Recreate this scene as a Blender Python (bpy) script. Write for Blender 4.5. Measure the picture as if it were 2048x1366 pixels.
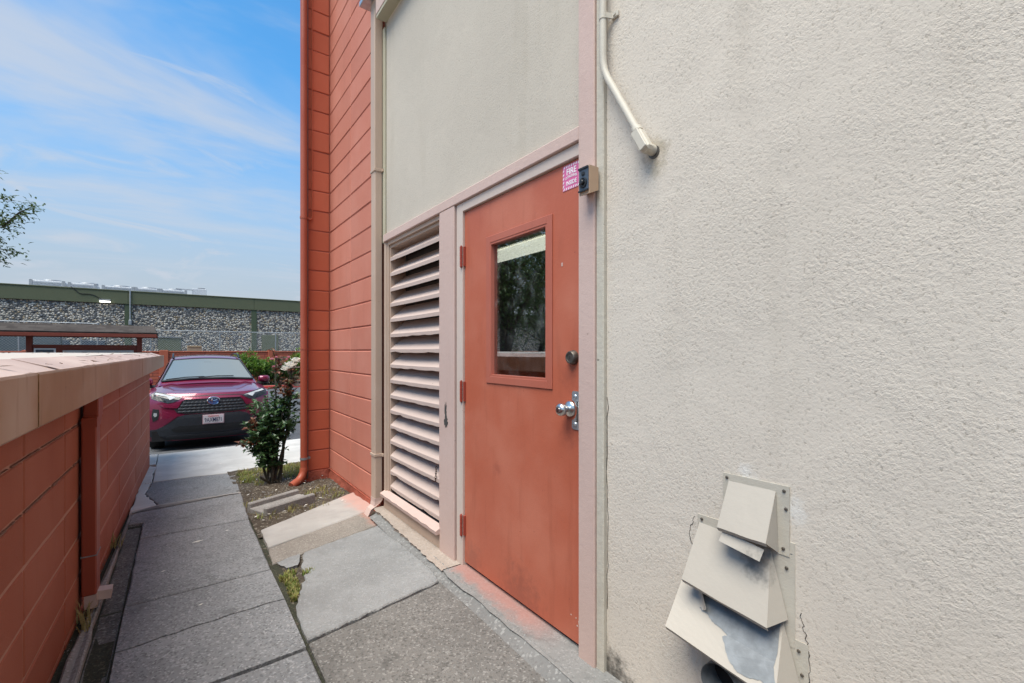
import bpy, bmesh, math, random
from mathutils import Vector, Matrix, noise
for o in list(bpy.data.objects): bpy.data.objects.remove(o, do_unlink=True)
scene = bpy.context.scene
COL = scene.collection
R = math.radians

# ------------------------------------------------------------------ camera
EYE = 1.23
cam = bpy.data.cameras.new('camera'); camo = bpy.data.objects.new('camera', cam); COL.objects.link(camo)
cam.sensor_width = 36.0; cam.lens = 16.0
cam.clip_start = 0.02; cam.clip_end = 2000
cam.shift_y = 19.0 / 2048.0
camo.location = (0, 0, EYE)
camo.rotation_euler = (R(90), 0, -R(36.444))
scene.camera = camo

# ------------------------------------------------------------------ world: daylight sky with thin cloud
SUN_EL = 65.0
SUN_AZ = -112.0            # degrees clockwise from +Y (sun stands over the left of the alley)
SKY_STRENGTH = 0.10
world = bpy.data.worlds.new('World'); scene.world = world; world.use_nodes = True
wn, wl = world.node_tree.nodes, world.node_tree.links
wn.clear()
def WN(t, **k):
    n = wn.new(t)
    for a, b in k.items(): setattr(n, a, b)
    return n
sky = WN('ShaderNodeTexSky', sky_type='NISHITA', sun_disc=False, sun_elevation=R(SUN_EL), sun_rotation=R(SUN_AZ))
sky.air_density = 1.0; sky.dust_density = 1.2; sky.ozone_density = 1.6; sky.altitude = 20
tc = WN('ShaderNodeTexCoord')
sep = WN('ShaderNodeSeparateXYZ'); wl.new(tc.outputs['Generated'], sep.inputs[0])
def wmath(op, a, b=None, c=None):
    n = WN('ShaderNodeMath', operation=op)
    for i, q in enumerate((a, b, c)):
        if q is None: continue
        if isinstance(q, (int, float)): n.inputs[i].default_value = q
        else: wl.new(q, n.inputs[i])
    return n.outputs[0]
zc = wmath('ADD', wmath('MAXIMUM', sep.outputs[2], 0.0), 0.16)
px = wmath('DIVIDE', sep.outputs[0], zc); py = wmath('DIVIDE', sep.outputs[1], zc)
cmb = WN('ShaderNodeCombineXYZ'); wl.new(px, cmb.inputs[0]); wl.new(py, cmb.inputs[1])
def cloud(scale_xy, rot, loc, nscale, lo, hi, dist=0.6):
    m = WN('ShaderNodeMapping'); m.inputs['Scale'].default_value = (scale_xy[0], scale_xy[1], 1)
    m.inputs['Rotation'].default_value = (0, 0, R(rot)); m.inputs['Location'].default_value = loc
    wl.new(cmb.outputs[0], m.inputs[0])
    n = WN('ShaderNodeTexNoise'); n.inputs['Scale'].default_value = nscale; n.inputs['Detail'].default_value = 6
    n.inputs['Roughness'].default_value = 0.58; n.inputs['Distortion'].default_value = dist
    wl.new(m.outputs[0], n.inputs['Vector'])
    r = WN('ShaderNodeMapRange', interpolation_type='SMOOTHSTEP')
    r.inputs['From Min'].default_value = lo; r.inputs['From Max'].default_value = hi
    wl.new(n.outputs['Fac'], r.inputs['Value'])
    return r.outputs[0]
c1 = cloud((0.5, 1.6, 1), 50, (8.2, 6.4, 0), 0.9, 0.43, 0.66)      # long streaks
c2 = cloud((0.9, 1.1, 1), -15, (7.3, 2.2, 0), 1.9, 0.50, 0.72, 1.0)   # softer puffs
# thin haze thickening to the horizon
hz = WN('ShaderNodeMapRange', interpolation_type='SMOOTHSTEP')
hz.inputs['From Min'].default_value = 0.50; hz.inputs['From Max'].default_value = 0.06
hz.inputs['To Min'].default_value = 0.0; hz.inputs['To Max'].default_value = 0.95
wl.new(sep.outputs[2], hz.inputs['Value'])
cov = wmath('MAXIMUM', wmath('MULTIPLY', c1, 0.80), wmath('MULTIPLY', c2, 0.75))
tint = WN('ShaderNodeMix', data_type='RGBA', blend_type='MULTIPLY'); tint.inputs['Factor'].default_value = 1.0
tint.inputs['B'].default_value = (0.55, 1.22, 1.50, 1)
wl.new(sky.outputs[0], tint.inputs['A'])
mixc = WN('ShaderNodeMix', data_type='RGBA'); wl.new(cov, mixc.inputs['Factor'])
mixc.inputs['B'].default_value = (3.5, 3.8, 4.3, 1)
mixh = WN('ShaderNodeMix', data_type='RGBA'); wl.new(hz.outputs[0], mixh.inputs['Factor'])
wl.new(tint.outputs['Result'], mixh.inputs['A']); mixh.inputs['B'].default_value = (2.9, 3.2, 3.6, 1)
wl.new(mixh.outputs['Result'], mixc.inputs['A'])
bg = WN('ShaderNodeBackground'); bg.inputs['Strength'].default_value = SKY_STRENGTH
wl.new(mixc.outputs['Result'], bg.inputs['Color'])
wo = WN('ShaderNodeOutputWorld'); wl.new(bg.outputs[0], wo.inputs['Surface'])

# ------------------------------------------------------------------ sun (veiled, soft)
sl_ = bpy.data.lights.new('sun', 'SUN'); sl_.energy = 3.1; sl_.angle = R(40); sl_.color = (1.0, 0.90, 0.77)
suno = bpy.data.objects.new('sun', sl_); COL.objects.link(suno)
el, az = R(SUN_EL), R(SUN_AZ)
tosun = Vector((math.sin(az) * math.cos(el), math.cos(az) * math.cos(el), math.sin(el)))
suno.rotation_euler = (-tosun).to_track_quat('-Z', 'Y').to_euler()
suno.location = tosun * 40

# ------------------------------------------------------------------ exposure
scene.view_settings.view_transform = 'Standard'
scene.view_settings.look = 'None'
scene.view_settings.gamma = 1.0
scene.view_settings.exposure = 0.80
scene.view_settings.use_curve_mapping = False
scene.cycles.max_bounces = 8; scene.cycles.diffuse_bounces = 4; scene.cycles.glossy_bounces = 3

# ================================================================== helpers
def tag(o, label=None, cat=None, group=None, kind=None):
    if label: o['label'] = label
    if cat: o['category'] = cat
    if group: o['group'] = group
    if kind: o['kind'] = kind
    return o
def empty(name, loc, rz=0.0):
    o = bpy.data.objects.new(name, None); COL.objects.link(o)
    o.location = loc; o.rotation_euler = (0, 0, rz); o.empty_display_size = 0.1
    return o
def inv_of(p):
    return (Matrix.Translation(p.location) @ Matrix.Rotation(p.rotation_euler[2], 4, 'Z')).inverted()
def setparent(o, p):
    o.parent = p
class MB:
    """collects faces; vertex coordinates are those of the root frame"""
    def __init__(s): s.v = []; s.f = []; s.m = []
    def add(s, vs, fs, mi=0):
        b = len(s.v); s.v += [tuple(q) for q in vs]
        for f in fs: s.f.append([b + i for i in f]); s.m.append(mi)
    def box(s, x0, x1, y0, y1, z0, z1, c=0.0, mi=0, M=None):
        if c <= 0:
            vs = [(x, y, z) for x in (x0, x1) for y in (y0, y1) for z in (z0, z1)]
            fs = [(0,1,3,2),(4,6,7,5),(0,4,5,1),(2,3,7,6),(0,2,6,4),(1,5,7,3)]
        else:
            X = (x0, x1); Y = (y0, y1); Z = (z0, z1); vs = []; idx = {}
            for i in (0,1):
                for j in (0,1):
                    for k in (0,1):
                        sx, sy, sz = 1-2*i, 1-2*j, 1-2*k
                        idx[i,j,k,0] = len(vs); vs.append((X[i], Y[j]+sy*c, Z[k]+sz*c))
                        idx[i,j,k,1] = len(vs); vs.append((X[i]+sx*c, Y[j], Z[k]+sz*c))
                        idx[i,j,k,2] = len(vs); vs.append((X[i]+sx*c, Y[j]+sy*c, Z[k]))
            fs = []
            for i in (0,1): fs.append([idx[i,0,0,0], idx[i,1,0,0], idx[i,1,1,0], idx[i,0,1,0]])
            for j in (0,1): fs.append([idx[0,j,0,1], idx[1,j,0,1], idx[1,j,1,1], idx[0,j,1,1]])
            for k in (0,1): fs.append([idx[0,0,k,2], idx[1,0,k,2], idx[1,1,k,2], idx[0,1,k,2]])
            for i in (0,1):
                for j in (0,1): fs.append([idx[i,j,0,0], idx[i,j,1,0], idx[i,j,1,1], idx[i,j,0,1]])
                for k in (0,1): fs.append([idx[i,0,k,0], idx[i,1,k,0], idx[i,1,k,2], idx[i,0,k,2]])
            for j in (0,1):
                for k in (0,1): fs.append([idx[0,j,k,1], idx[1,j,k,1], idx[1,j,k,2], idx[0,j,k,2]])
            for i in (0,1):
                for j in (0,1):
                    for k in (0,1): fs.append([idx[i,j,k,0], idx[i,j,k,1], idx[i,j,k,2]])
        if M is not None: vs = [M @ Vector(q) for q in vs]
        s.add(vs, fs, mi); return s
    def tube(s, pts, r, n=8, mi=0, cap=True, sq=None):
        pts = [Vector(p) for p in pts]; m = len(pts)
        rs = r if isinstance(r, (list, tuple)) else [r] * m
        rings = []; up = None
        for i, p in enumerate(pts):
            d = (pts[min(i+1, m-1)] - pts[max(i-1, 0)])
            if d.length < 1e-9: d = Vector((0,0,1))
            d.normalize()
            if up is None:
                up = Vector((0,0,1)) if abs(d.z) < 0.9 else Vector((1,0,0))
            a = (up - d * up.dot(d))
            if a.length < 1e-6: a = d.orthogonal()
            a.normalize(); b = d.cross(a); up = a
            rings.append([p + (a * math.cos(2*math.pi*k/n) + b * math.sin(2*math.pi*k/n)) * rs[i] for k in range(n)])
        vs = [q for rg in rings for q in rg]; fs = []
        for i in range(m-1):
            for k in range(n):
                fs.append((i*n+k, i*n+(k+1) % n, (i+1)*n+(k+1) % n, (i+1)*n+k))
        if cap: fs.append(tuple(range(n-1, -1, -1))); fs.append(tuple((m-1)*n + k for k in range(n)))
        s.add(vs, fs, mi); return s
    def rect_tube(s, pts, wdirs, hw, hh, mi=0):
        """rectangular duct: pts along a path, wdirs = (side vector, other vector) per point"""
        rings = []
        for p, (a, b) in zip(pts, wdirs):
            p = Vector(p); a = Vector(a) * hw; b = Vector(b) * hh
            rings.append([p-a-b, p+a-b, p+a+b, p-a+b])
        vs = [q for rg in rings for q in rg]; fs = []; m = len(pts)
        for i in range(m-1):
            for k in range(4): fs.append((i*4+k, i*4+(k+1) % 4, (i+1)*4+(k+1) % 4, (i+1)*4+k))
        fs.append((3,2,1,0)); fs.append(tuple((m-1)*4+k for k in range(4)))
        s.add(vs, fs, mi); return s
    def lathe(s, prof, M, n=20, mi=0):
        """prof: (radius, height) list spun about local z, placed by M"""
        vs = []; fs = []
        for (r, h) in prof:
            for k in range(n):
                a = 2*math.pi*k/n; vs.append(M @ Vector((r*math.cos(a), r*math.sin(a), h)))
        for i in range(len(prof)-1):
            for k in range(n): fs.append((i*n+k, i*n+(k+1) % n, (i+1)*n+(k+1) % n, (i+1)*n+k))
        fs.append(tuple(range(n-1, -1, -1))); fs.append(tuple((len(prof)-1)*n+k for k in range(n)))
        s.add(vs, fs, mi); return s
    def prism(s, poly, z0, z1, mi=0, M=None, inset=0.0):
        """polygon in xy between z0 and z1 (z may be functions of x,y); inset rounds the top edge"""
        f0 = z0 if callable(z0) else (lambda x, y: z0); f1 = z1 if callable(z1) else (lambda x, y: z1)
        n = len(poly)
        rings = [[(x, y, f0(x, y)) for x, y in poly]]
        if inset > 0:
            cx = sum(p[0] for p in poly)/n; cy = sum(p[1] for p in poly)/n
            ins = []
            for i, (x, y) in enumerate(poly):
                a = Vector(poly[i-1]); b = Vector((x, y)); c = Vector(poly[(i+1) % n])
                e1 = (b-a).normalized(); e2 = (c-b).normalized()
                nrm = Vector((-(e1.y+e2.y), e1.x+e2.x))
                if nrm.length < 1e-6: nrm = Vector((-e1.y, e1.x))
                nrm.normalize()
                if nrm.dot(Vector((cx, cy)) - b) < 0 and n < 6: nrm = -nrm
                ins.append((b + nrm*inset))
            rings.append([(x, y, f1(x, y)-inset*0.8) for x, y in poly])
            rings.append([(q.x, q.y, f1(q.x, q.y)) for q in ins])
        else:
            rings.append([(x, y, f1(x, y)) for x, y in poly])
        vs = [q for rg in rings for q in rg]; fs = []
        for i in range(len(rings)-1):
            for k in range(n): fs.append((i*n+k, i*n+(k+1) % n, (i+1)*n+(k+1) % n, (i+1)*n+k))
        fs.append(tuple(range(n-1, -1, -1))); fs.append(tuple((len(rings)-1)*n+k for k in range(n)))
        if M is not None: vs = [M @ Vector(q) for q in vs]
        s.add(vs, fs, mi); return s
    def grid(s, fn, us, vs_, mi=0):
        nu, nv = len(us), len(vs_)
        vs = [fn(u, v) for u in us for v in vs_]
        fs = [(i*nv+j, (i+1)*nv+j, (i+1)*nv+j+1, i*nv+j+1) for i in range(nu-1) for j in range(nv-1)]
        s.add(vs, fs, mi); return s
    def mesh(s, name, mats, smooth=False, fixn=True):
        me = bpy.data.meshes.new(name); me.from_pydata(s.v, [], s.f)
        for m in (mats if isinstance(mats, (list, tuple)) else [mats]): me.materials.append(m)
        for p, mi in zip(me.polygons, s.m): p.material_index = mi
        if fixn:
            bm = bmesh.new(); bm.from_mesh(me); bmesh.ops.recalc_face_normals(bm, faces=bm.faces); bm.to_mesh(me); bm.free()
        if smooth:
            me.polygons.foreach_set('use_smooth', [True]*len(me.polygons))
            try: me.set_sharp_from_angle(angle=R(smooth if smooth is not True else 35))
            except Exception: pass
        me.update(); return me
    def build(s, name, mats, parent=None, smooth=False, fixn=True, raw=False):
        o = bpy.data.objects.new(name, s.mesh(name, mats, smooth, fixn)); COL.objects.link(o)
        if parent is not None: attach(o, parent, raw)
        return o
def world_inv(p):
    """inverse of the accumulated transform of an object and its parents (all plain loc / rot z)"""
    M = Matrix.Translation(p.location) @ p.rotation_euler.to_matrix().to_4x4()
    if p.parent is not None:
        M = pworld(p.parent) @ p.matrix_parent_inverse @ M
    return M.inverted()
def pworld(p):
    return world_inv(p).inverted()
def attach(o, parent, raw=False):
    o.parent = parent
    if not raw: o.matrix_parent_inverse = world_inv(parent)
def link_copy(src, name, parent=None):
    o = bpy.data.objects.new(name, src); COL.objects.link(o)
    if parent is not None: attach(o, parent)
    return o
def text_mesh(body, size, extrude=0.0008, bold=0.0, spacing=1.0):
    cu = bpy.data.curves.new('lettering', 'FONT'); cu.body = body; cu.size = size; cu.extrude = extrude
    cu.offset = bold; cu.align_x = 'CENTER'; cu.align_y = 'CENTER'; cu.space_character = spacing; cu.resolution_u = 3
    t = bpy.data.objects.new('lettering', cu); COL.objects.link(t)
    dg = bpy.context.evaluated_depsgraph_get(); dg.update()
    me = bpy.data.meshes.new_from_object(t.evaluated_get(dg))
    bpy.data.objects.remove(t, do_unlink=True)
    return me

# ================================================================== materials
class NT:
    def __init__(s, name):
        s.mat = bpy.data.materials.new(name); s.mat.use_nodes = True
        s.n = s.mat.node_tree.nodes; s.l = s.mat.node_tree.links
        s.b = s.n['Principled BSDF']; s.pos = None
    def new(s, t, **k):
        n = s.n.new(t)
        for a, b in k.items(): setattr(n, a, b)
        return n
    def put(s, sock, val):
        if isinstance(val, bpy.types.NodeSocket): s.l.new(val, sock)
        elif isinstance(val, (tuple, list)) and len(val) == 3 and sock.type == 'RGBA': sock.default_value = (*val, 1)
        else: sock.default_value = val
    def P(s, scale=(1,1,1)):
        if s.pos is None: s.pos = s.new('ShaderNodeNewGeometry').outputs['Position']
        if tuple(scale) == (1,1,1): return s.pos
        m = s.new('ShaderNodeVectorMath', operation='MULTIPLY'); s.l.new(s.pos, m.inputs[0]); m.inputs[1].default_value = scale
        return m.outputs[0]
    def noise(s, scale, detail=5, rough=0.55, sc=(1,1,1), dist=0.0):
        n = s.new('ShaderNodeTexNoise'); n.inputs['Scale'].default_value = scale; n.inputs['Detail'].default_value = min(detail, 3.0)
        n.inputs['Roughness'].default_value = rough; n.inputs['Distortion'].default_value = dist
        s.l.new(s.P(sc), n.inputs['Vector']); return n.outputs['Fac']
    def voro(s, scale, feature='F1', out='Distance', sc=(1,1,1)):
        n = s.new('ShaderNodeTexVoronoi', feature=feature); n.inputs['Scale'].default_value = scale
        s.l.new(s.P(sc), n.inputs['Vector']); return n.outputs[out]
    def ramp(s, fac, lo, hi, a=0.0, b=1.0):
        r = s.new('ShaderNodeMapRange', interpolation_type='SMOOTHSTEP')
        s.put(r.inputs['Value'], fac); r.inputs['From Min'].default_value = lo; r.inputs['From Max'].default_value = hi
        r.inputs['To Min'].default_value = a; r.inputs['To Max'].default_value = b; return r.outputs[0]
    def math(s, op, a, b=0.0):
        m = s.new('ShaderNodeMath', operation=op); s.put(m.inputs[0], a); s.put(m.inputs[1], b); return m.outputs[0]
    def mix(s, fac, a, b, blend='MIX'):
        m = s.new('ShaderNodeMix', data_type='RGBA', blend_type=blend)
        s.put(m.inputs['Factor'], fac); s.put(m.inputs['A'], a); s.put(m.inputs['B'], b); return m.outputs['Result']
    def spot(s, cc, rad):
        d = s.new('ShaderNodeVectorMath', operation='DISTANCE'); s.l.new(s.P(), d.inputs[0]); d.inputs[1].default_value = cc
        q = s.math('ADD', d.outputs['Value'], s.math('MULTIPLY', s.math('SUBTRACT', s.noise(26, 3, 0.7), 0.5), rad*1.8))
        return s.ramp(q, rad, rad*0.1)
    def rand(s):
        return s.new('ShaderNodeObjectInfo').outputs['Random']
    def bump(s, h, strength=0.5, dist=0.01, prev=None):
        b = s.new('ShaderNodeBump'); b.inputs['Strength'].default_value = strength; b.inputs['Distance'].default_value = dist
        s.put(b.inputs['Height'], h)
        if prev is not None: s.l.new(prev, b.inputs['Normal'])
        return b.outputs[0]
    def done(s, col=None, rough=0.6, metal=0.0, normal=None, spec=None, coat=None):
        if col is not None: s.put(s.b.inputs['Base Color'], col)
        s.put(s.b.inputs['Roughness'], rough); s.put(s.b.inputs['Metallic'], metal)
        if normal is not None: s.l.new(normal, s.b.inputs['Normal'])
        if spec is not None: s.b.inputs['Specular IOR Level'].default_value = spec
        if coat is not None: s.b.inputs['Coat Weight'].default_value = coat; s.b.inputs['Coat Roughness'].default_value = 0.04
        return s.mat
def dim(c, k): return tuple(q*k for q in c)

def m_stucco(name, base, dirt_shade, streak=0.25, grain=105, strength=0.75, spots=()):
    t = NT(name)
    big = t.noise(1.3, 6, 0.6); mid = t.noise(9, 5, 0.6)
    st = t.noise(5.5, 5, 0.6, sc=(1, 1, 0.12))
    c = t.mix(t.ramp(big, 0.35, 0.72, 0, 0.45), base, dim(base, 0.86))
    c = t.mix(t.ramp(st, 0.52, 0.78, 0, streak), c, dirt_shade)
    c = t.mix(t.ramp(mid, 0.5, 0.8, 0, 0.22), c, dim(base, 1.10))
    for (cc, rad, colr, am) in spots: c = t.mix(t.math('MULTIPLY', t.spot(cc, rad), am), c, colr)
    g = t.noise(grain, 3, 0.78); g2 = t.noise(3.2, 3, 0.6, dist=0.6)
    c = t.mix(t.ramp(g, 0.30, 0.44, 0.62, 0.0), c, dim(dirt_shade, 0.8))  # grain pits darkened too, their shade put into the colour
    h = t.math('MULTIPLY', g, t.ramp(g2, 0.32, 0.66, 0.45, 1.0))
    n = t.bump(t.math('ADD', h, t.math('MULTIPLY', g2, 0.9)), strength, 0.0048)
    return t.done(c, 0.9, normal=n, spec=0.25)

def m_paint(name, base, fade, rough=0.5, var=0.4, streak=0.2, bumps=0.15, rnd=0.0, chips=None, grain=220, lum=1.0, big=2.0, spots=()):
    """old brushed paint: sun fade, vertical streaks, small chips, optional tone shift per piece"""
    t = NT(name)
    a = t.noise(big, 6, 0.62); b = t.noise(14, 5, 0.6, sc=(1, 1, 0.15)); f = t.noise(grain, 3, 0.6)
    c = t.mix(t.ramp(a, 0.36, 0.70, 0, var), base, fade)
    c = t.mix(t.ramp(b, 0.52, 0.78, 0, streak), c, dim(base, 0.72))
    if rnd > 0:
        c = t.mix(t.math('MULTIPLY', t.rand(), rnd), c, dim(base, 0.72))
    if chips is not None:
        ch = t.noise(38, 4, 0.7)
        c = t.mix(t.ramp(ch, 0.715, 0.735), c, chips)
    for (cc, rad, colr, am) in spots: c = t.mix(t.math('MULTIPLY', t.spot(cc, rad), am), c, colr)
    h = t.math('ADD', t.math('MULTIPLY', f, 0.6), t.noise(40, 4, 0.6))
    n = t.bump(h, bumps, 0.006)
    r = t.ramp(a, 0.3, 0.7, rough-0.06, rough+0.1)
    return t.done(c, r, normal=n, spec=0.35)

def m_block(name, base, fade, rnd=0.35):
    """painted concrete block: pores under thick paint"""
    t = NT(name)
    a = t.noise(1.7, 6, 0.6); f = t.noise(160, 4, 0.65); pore = t.voro(95, 'F1'); st = t.noise(7, 5, 0.6, sc=(1, 1, 0.14))
    c = t.mix(t.ramp(a, 0.35, 0.7, 0, 0.5), base, fade)
    c = t.mix(t.ramp(st, 0.5, 0.8, 0, 0.25), c, dim(base, 0.7))
    c = t.mix(t.math('MULTIPLY', t.rand(), rnd), c, dim(base, 0.74))
    c = t.mix(t.ramp(t.noise(70, 3, 0.7), 0.70, 0.76, 0, 0.5), c, dim(base, 0.35))
    h = t.math('ADD', f, t.math('MULTIPLY', t.ramp(pore, 0.0, 0.35), 0.4))
    n = t.bump(h, 0.35, 0.006)
    return t.done(c, 0.72, normal=n, spec=0.3)

def m_concrete(name, base, light, dark, agg=130, aggamt=0.5, rough=0.9, stain=0.35, bumpk=0.4, tint=None, crack=False, rnd=0.0):
    t = NT(name)
    a = t.noise(1.9, 7, 0.62); b = t.noise(11, 6, 0.65); d = t.noise(4.5, 6, 0.7, dist=0.8)
    c = t.mix(t.ramp(a, 0.33, 0.68), dim(base, 0.88), dim(base, 1.1))
    c = t.mix(t.ramp(b, 0.45, 0.75, 0, 0.35), c, dim(base, 0.72))
    c = t.mix(t.ramp(d, 0.55, 0.74, 0, stain), c, dark)
    v = t.new('ShaderNodeTexVoronoi', feature='F1'); v.inputs['Scale'].default_value = agg; t.l.new(t.P(), v.inputs['Vector'])
    sepc = t.new('ShaderNodeSeparateColor'); t.l.new(v.outputs['Color'], sepc.inputs[0])
    c = t.mix(t.ramp(sepc.outputs[0], 0.80, 0.92, 0, aggamt), c, light)
    c = t.mix(t.ramp(sepc.outputs[1], 0.72, 0.92, 0, aggamt), c, dark)
    v2 = t.new('ShaderNodeTexVoronoi', feature='F1'); v2.inputs['Scale'].default_value = agg*0.38; t.l.new(t.P(), v2.inputs['Vector'])
    sp2 = t.new('ShaderNodeSeparateColor'); t.l.new(v2.outputs['Color'], sp2.inputs[0])
    spot = t.math('MULTIPLY', t.ramp(sp2.outputs[0], 0.90, 0.93), t.ramp(v2.outputs['Distance'], 0.42, 0.30))
    c = t.mix(t.math('MULTIPLY', spot, aggamt*0.5), c, light)
    if rnd > 0: c = t.mix(t.math('MULTIPLY', t.rand(), rnd), c, dim(base, 0.7))
    if tint is not None:   # paint overspray: (x-centre, half width, colour, ylo, yhi) in the world
        x0, hw, colr, ya, yb = tint
        sx = t.new('ShaderNodeSeparateXYZ'); t.l.new(t.P(), sx.inputs[0])
        q = t.math('ADD', t.math('ABSOLUTE', t.math('SUBTRACT', sx.outputs[0], x0)), t.math('MULTIPLY', t.math('SUBTRACT', b, 0.5), hw*1.3))
        k = t.ramp(q, hw, hw*0.15)
        k = t.math('MULTIPLY', k, t.math('MULTIPLY', t.ramp(sx.outputs[1], ya-0.15, ya+0.15), t.ramp(sx.outputs[1], yb+0.15, yb-0.15)))
        c = t.mix(t.math('MULTIPLY', k, 0.5), c, colr)
    h = t.math('ADD', t.noise(agg*1.6, 3, 0.6), t.math('MULTIPLY', v.outputs['Distance'], 0.5))
    n = t.bump(h, bumpk, 0.005)
    return t.done(c, rough, normal=n, spec=0.12)

def m_plain(name, col, rough=0.5, metal=0.0, var=0.25, scale=12, bump=0.08, coat=None, spec=None):
    t = NT(name); a = t.noise(scale, 5, 0.6)
    c = t.mix(t.ramp(a, 0.35, 0.7), dim(col, 1-var*0.5), dim(col, 1+var*0.4))
    n = t.bump(t.noise(scale*9, 3, 0.6), bump, 0.003) if bump > 0 else None
    return t.done(c, rough, metal, normal=n, coat=coat, spec=spec)

def m_leaf(name, c1, c2, c3=None, rough=0.42):
    t = NT(name); a = t.noise(23, 3, 0.6); b = t.noise(160, 2, 0.5)
    c = t.mix(t.ramp(a, 0.38, 0.64), c1, c2)
    if c3: c = t.mix(t.ramp(b, 0.5, 0.68, 0, 0.7), c, c3)
    t.done(c, rough, spec=0.4)
    tr = t.new('ShaderNodeBsdfTranslucent'); t.put(tr.inputs['Color'], c)
    mx = t.new('ShaderNodeMixShader'); mx.inputs[0].default_value = 0.25
    t.l.new(t.b.outputs[0], mx.inputs[1]); t.l.new(tr.outputs[0], mx.inputs[2])
    t.l.new(mx.outputs[0], t.n['Material Output'].inputs['Surface'])
    return t.mat

def m_glass(name, tint=(0.75, 0.8, 0.8), ior=1.9, grime=0.1):
    t = NT(name)
    tr = t.new('ShaderNodeBsdfTransparent'); tr.inputs[0].default_value = (*tint, 1)
    gl = t.new('ShaderNodeBsdfGlossy'); gl.inputs['Roughness'].default_value = 0.015
    gl.inputs['Color'].default_value = (0.95, 0.97, 1, 1)
    n = t.bump(t.noise(3.0, 2, 0.5), 0.012, 0.02); t.l.new(n, gl.inputs['Normal'])
    lw = t.new('ShaderNodeLayerWeight'); lw.inputs['Blend'].default_value = 0.5
    mx = t.new('ShaderNodeMixShader'); t.put(mx.inputs[0], t.math('ADD', t.math('MULTIPLY', t.math('POWER', lw.outputs['Facing'], 2.2), 0.9), ior))
    t.l.new(tr.outputs[0], mx.inputs[1]); t.l.new(gl.outputs[0], mx.inputs[2])
    df = t.new('ShaderNodeBsdfDiffuse'); df.inputs[0].default_value = (0.5, 0.52, 0.52, 1)
    g = t.math('MULTIPLY', t.ramp(t.noise(17, 6, 0.7, sc=(1, 1, 0.5)), 0.5, 0.8), grime)
    mx2 = t.new('ShaderNodeMixShader'); t.put(mx2.inputs[0], g); t.l.new(mx.outputs[0], mx2.inputs[1]); t.l.new(df.outputs[0], mx2.inputs[2])
    t.l.new(mx2.outputs[0], t.n['Material Output'].inputs['Surface']); return t.mat

def m_emit(name, col, k):
    t = NT(name); t.done(col, 0.5); t.put(t.b.inputs['Emission Color'], col); t.b.inputs['Emission Strength'].default_value = k
    return t.mat

RED = (0.51, 0.178, 0.12); REDF = (0.58, 0.25, 0.185)
PINK = (0.53, 0.385, 0.335); TAN = (0.36, 0.255, 0.19)
M = {}
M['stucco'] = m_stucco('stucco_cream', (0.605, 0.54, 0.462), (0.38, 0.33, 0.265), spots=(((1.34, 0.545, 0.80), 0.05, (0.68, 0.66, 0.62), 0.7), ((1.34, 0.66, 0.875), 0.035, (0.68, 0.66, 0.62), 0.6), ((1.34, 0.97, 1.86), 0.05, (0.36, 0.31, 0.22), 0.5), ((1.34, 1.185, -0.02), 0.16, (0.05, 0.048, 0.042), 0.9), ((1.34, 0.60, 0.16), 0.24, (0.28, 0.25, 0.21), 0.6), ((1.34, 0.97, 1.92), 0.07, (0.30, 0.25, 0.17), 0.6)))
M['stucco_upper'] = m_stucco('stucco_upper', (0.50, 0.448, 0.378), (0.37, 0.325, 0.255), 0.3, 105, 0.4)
M['olive'] = m_paint('olive_strip', (0.40, 0.37, 0.27), (0.46, 0.43, 0.34), 0.7, chips=(0.16, 0.14, 0.1))
M['strip'] = m_paint('stucco_stop', (0.50, 0.46, 0.385), (0.44, 0.41, 0.33), 0.7, streak=0.4, chips=(0.10, 0.09, 0.075), bumps=0.4)
M['pink'] = m_paint('pink_trim', PINK, (0.58, 0.44, 0.39), 0.6, chips=(0.30, 0.22, 0.18), bumps=0.25)
M['pink_slat'] = m_paint('pink_slat', (0.50, 0.385, 0.335), (0.54, 0.43, 0.38), 0.65, streak=0.1, chips=(0.16, 0.12, 0.1), bumps=0.25, rnd=0.2)
M['tan'] = m_paint('tan_trim', (0.44, 0.325, 0.25), (0.50, 0.385, 0.31), 0.55, chips=(0.2, 0.15, 0.1))
M['frame'] = m_paint('door_frame_paint', (0.55, 0.45, 0.39), (0.60, 0.50, 0.44), 0.55, chips=(0.3, 0.24, 0.2))
M['door'] = m_paint('door_red', (0.43, 0.112, 0.062), (0.50, 0.168, 0.105), 0.42, var=0.8, streak=0.4, bumps=0.14, chips=(0.30, 0.075, 0.05), spots=(((1.345, 1.39, 0.90), 0.10, (0.27, 0.07, 0.045), 0.5), ((1.345, 1.42, 1.12), 0.07, (0.30, 0.08, 0.05), 0.4), ((1.345, 1.75, 0.02), 0.22, (0.24, 0.075, 0.05), 0.55), ((1.345, 2.2, 0.04), 0.14, (0.24, 0.075, 0.05), 0.5), ((1.345, 1.95, 0.62), 0.05, (0.24, 0.06, 0.04), 0.35)))
M['door_lip'] = m_paint('door_lip_red', (0.40, 0.115, 0.075), (0.46, 0.16, 0.11), 0.45, bumps=0.1)
M['hinge'] = m_paint('hinge_red', (0.30, 0.055, 0.035), (0.36, 0.08, 0.05), 0.4, chips=(0.2, 0.18, 0.16))
M['block'] = m_block('red_block', RED, REDF)
M['block_fin'] = m_block('red_block_pier', (0.50, 0.115, 0.055), (0.55, 0.145, 0.078))
M['mortar'] = m_paint('red_mortar', (0.34, 0.095, 0.06), (0.40, 0.12, 0.08), 0.8, bumps=0.4)
M['foundation'] = m_concrete('painted_foundation', (0.36, 0.10, 0.065), (0.44, 0.15, 0.11), (0.16, 0.06, 0.045), agg=60, aggamt=0.4, bumpk=0.9)
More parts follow.
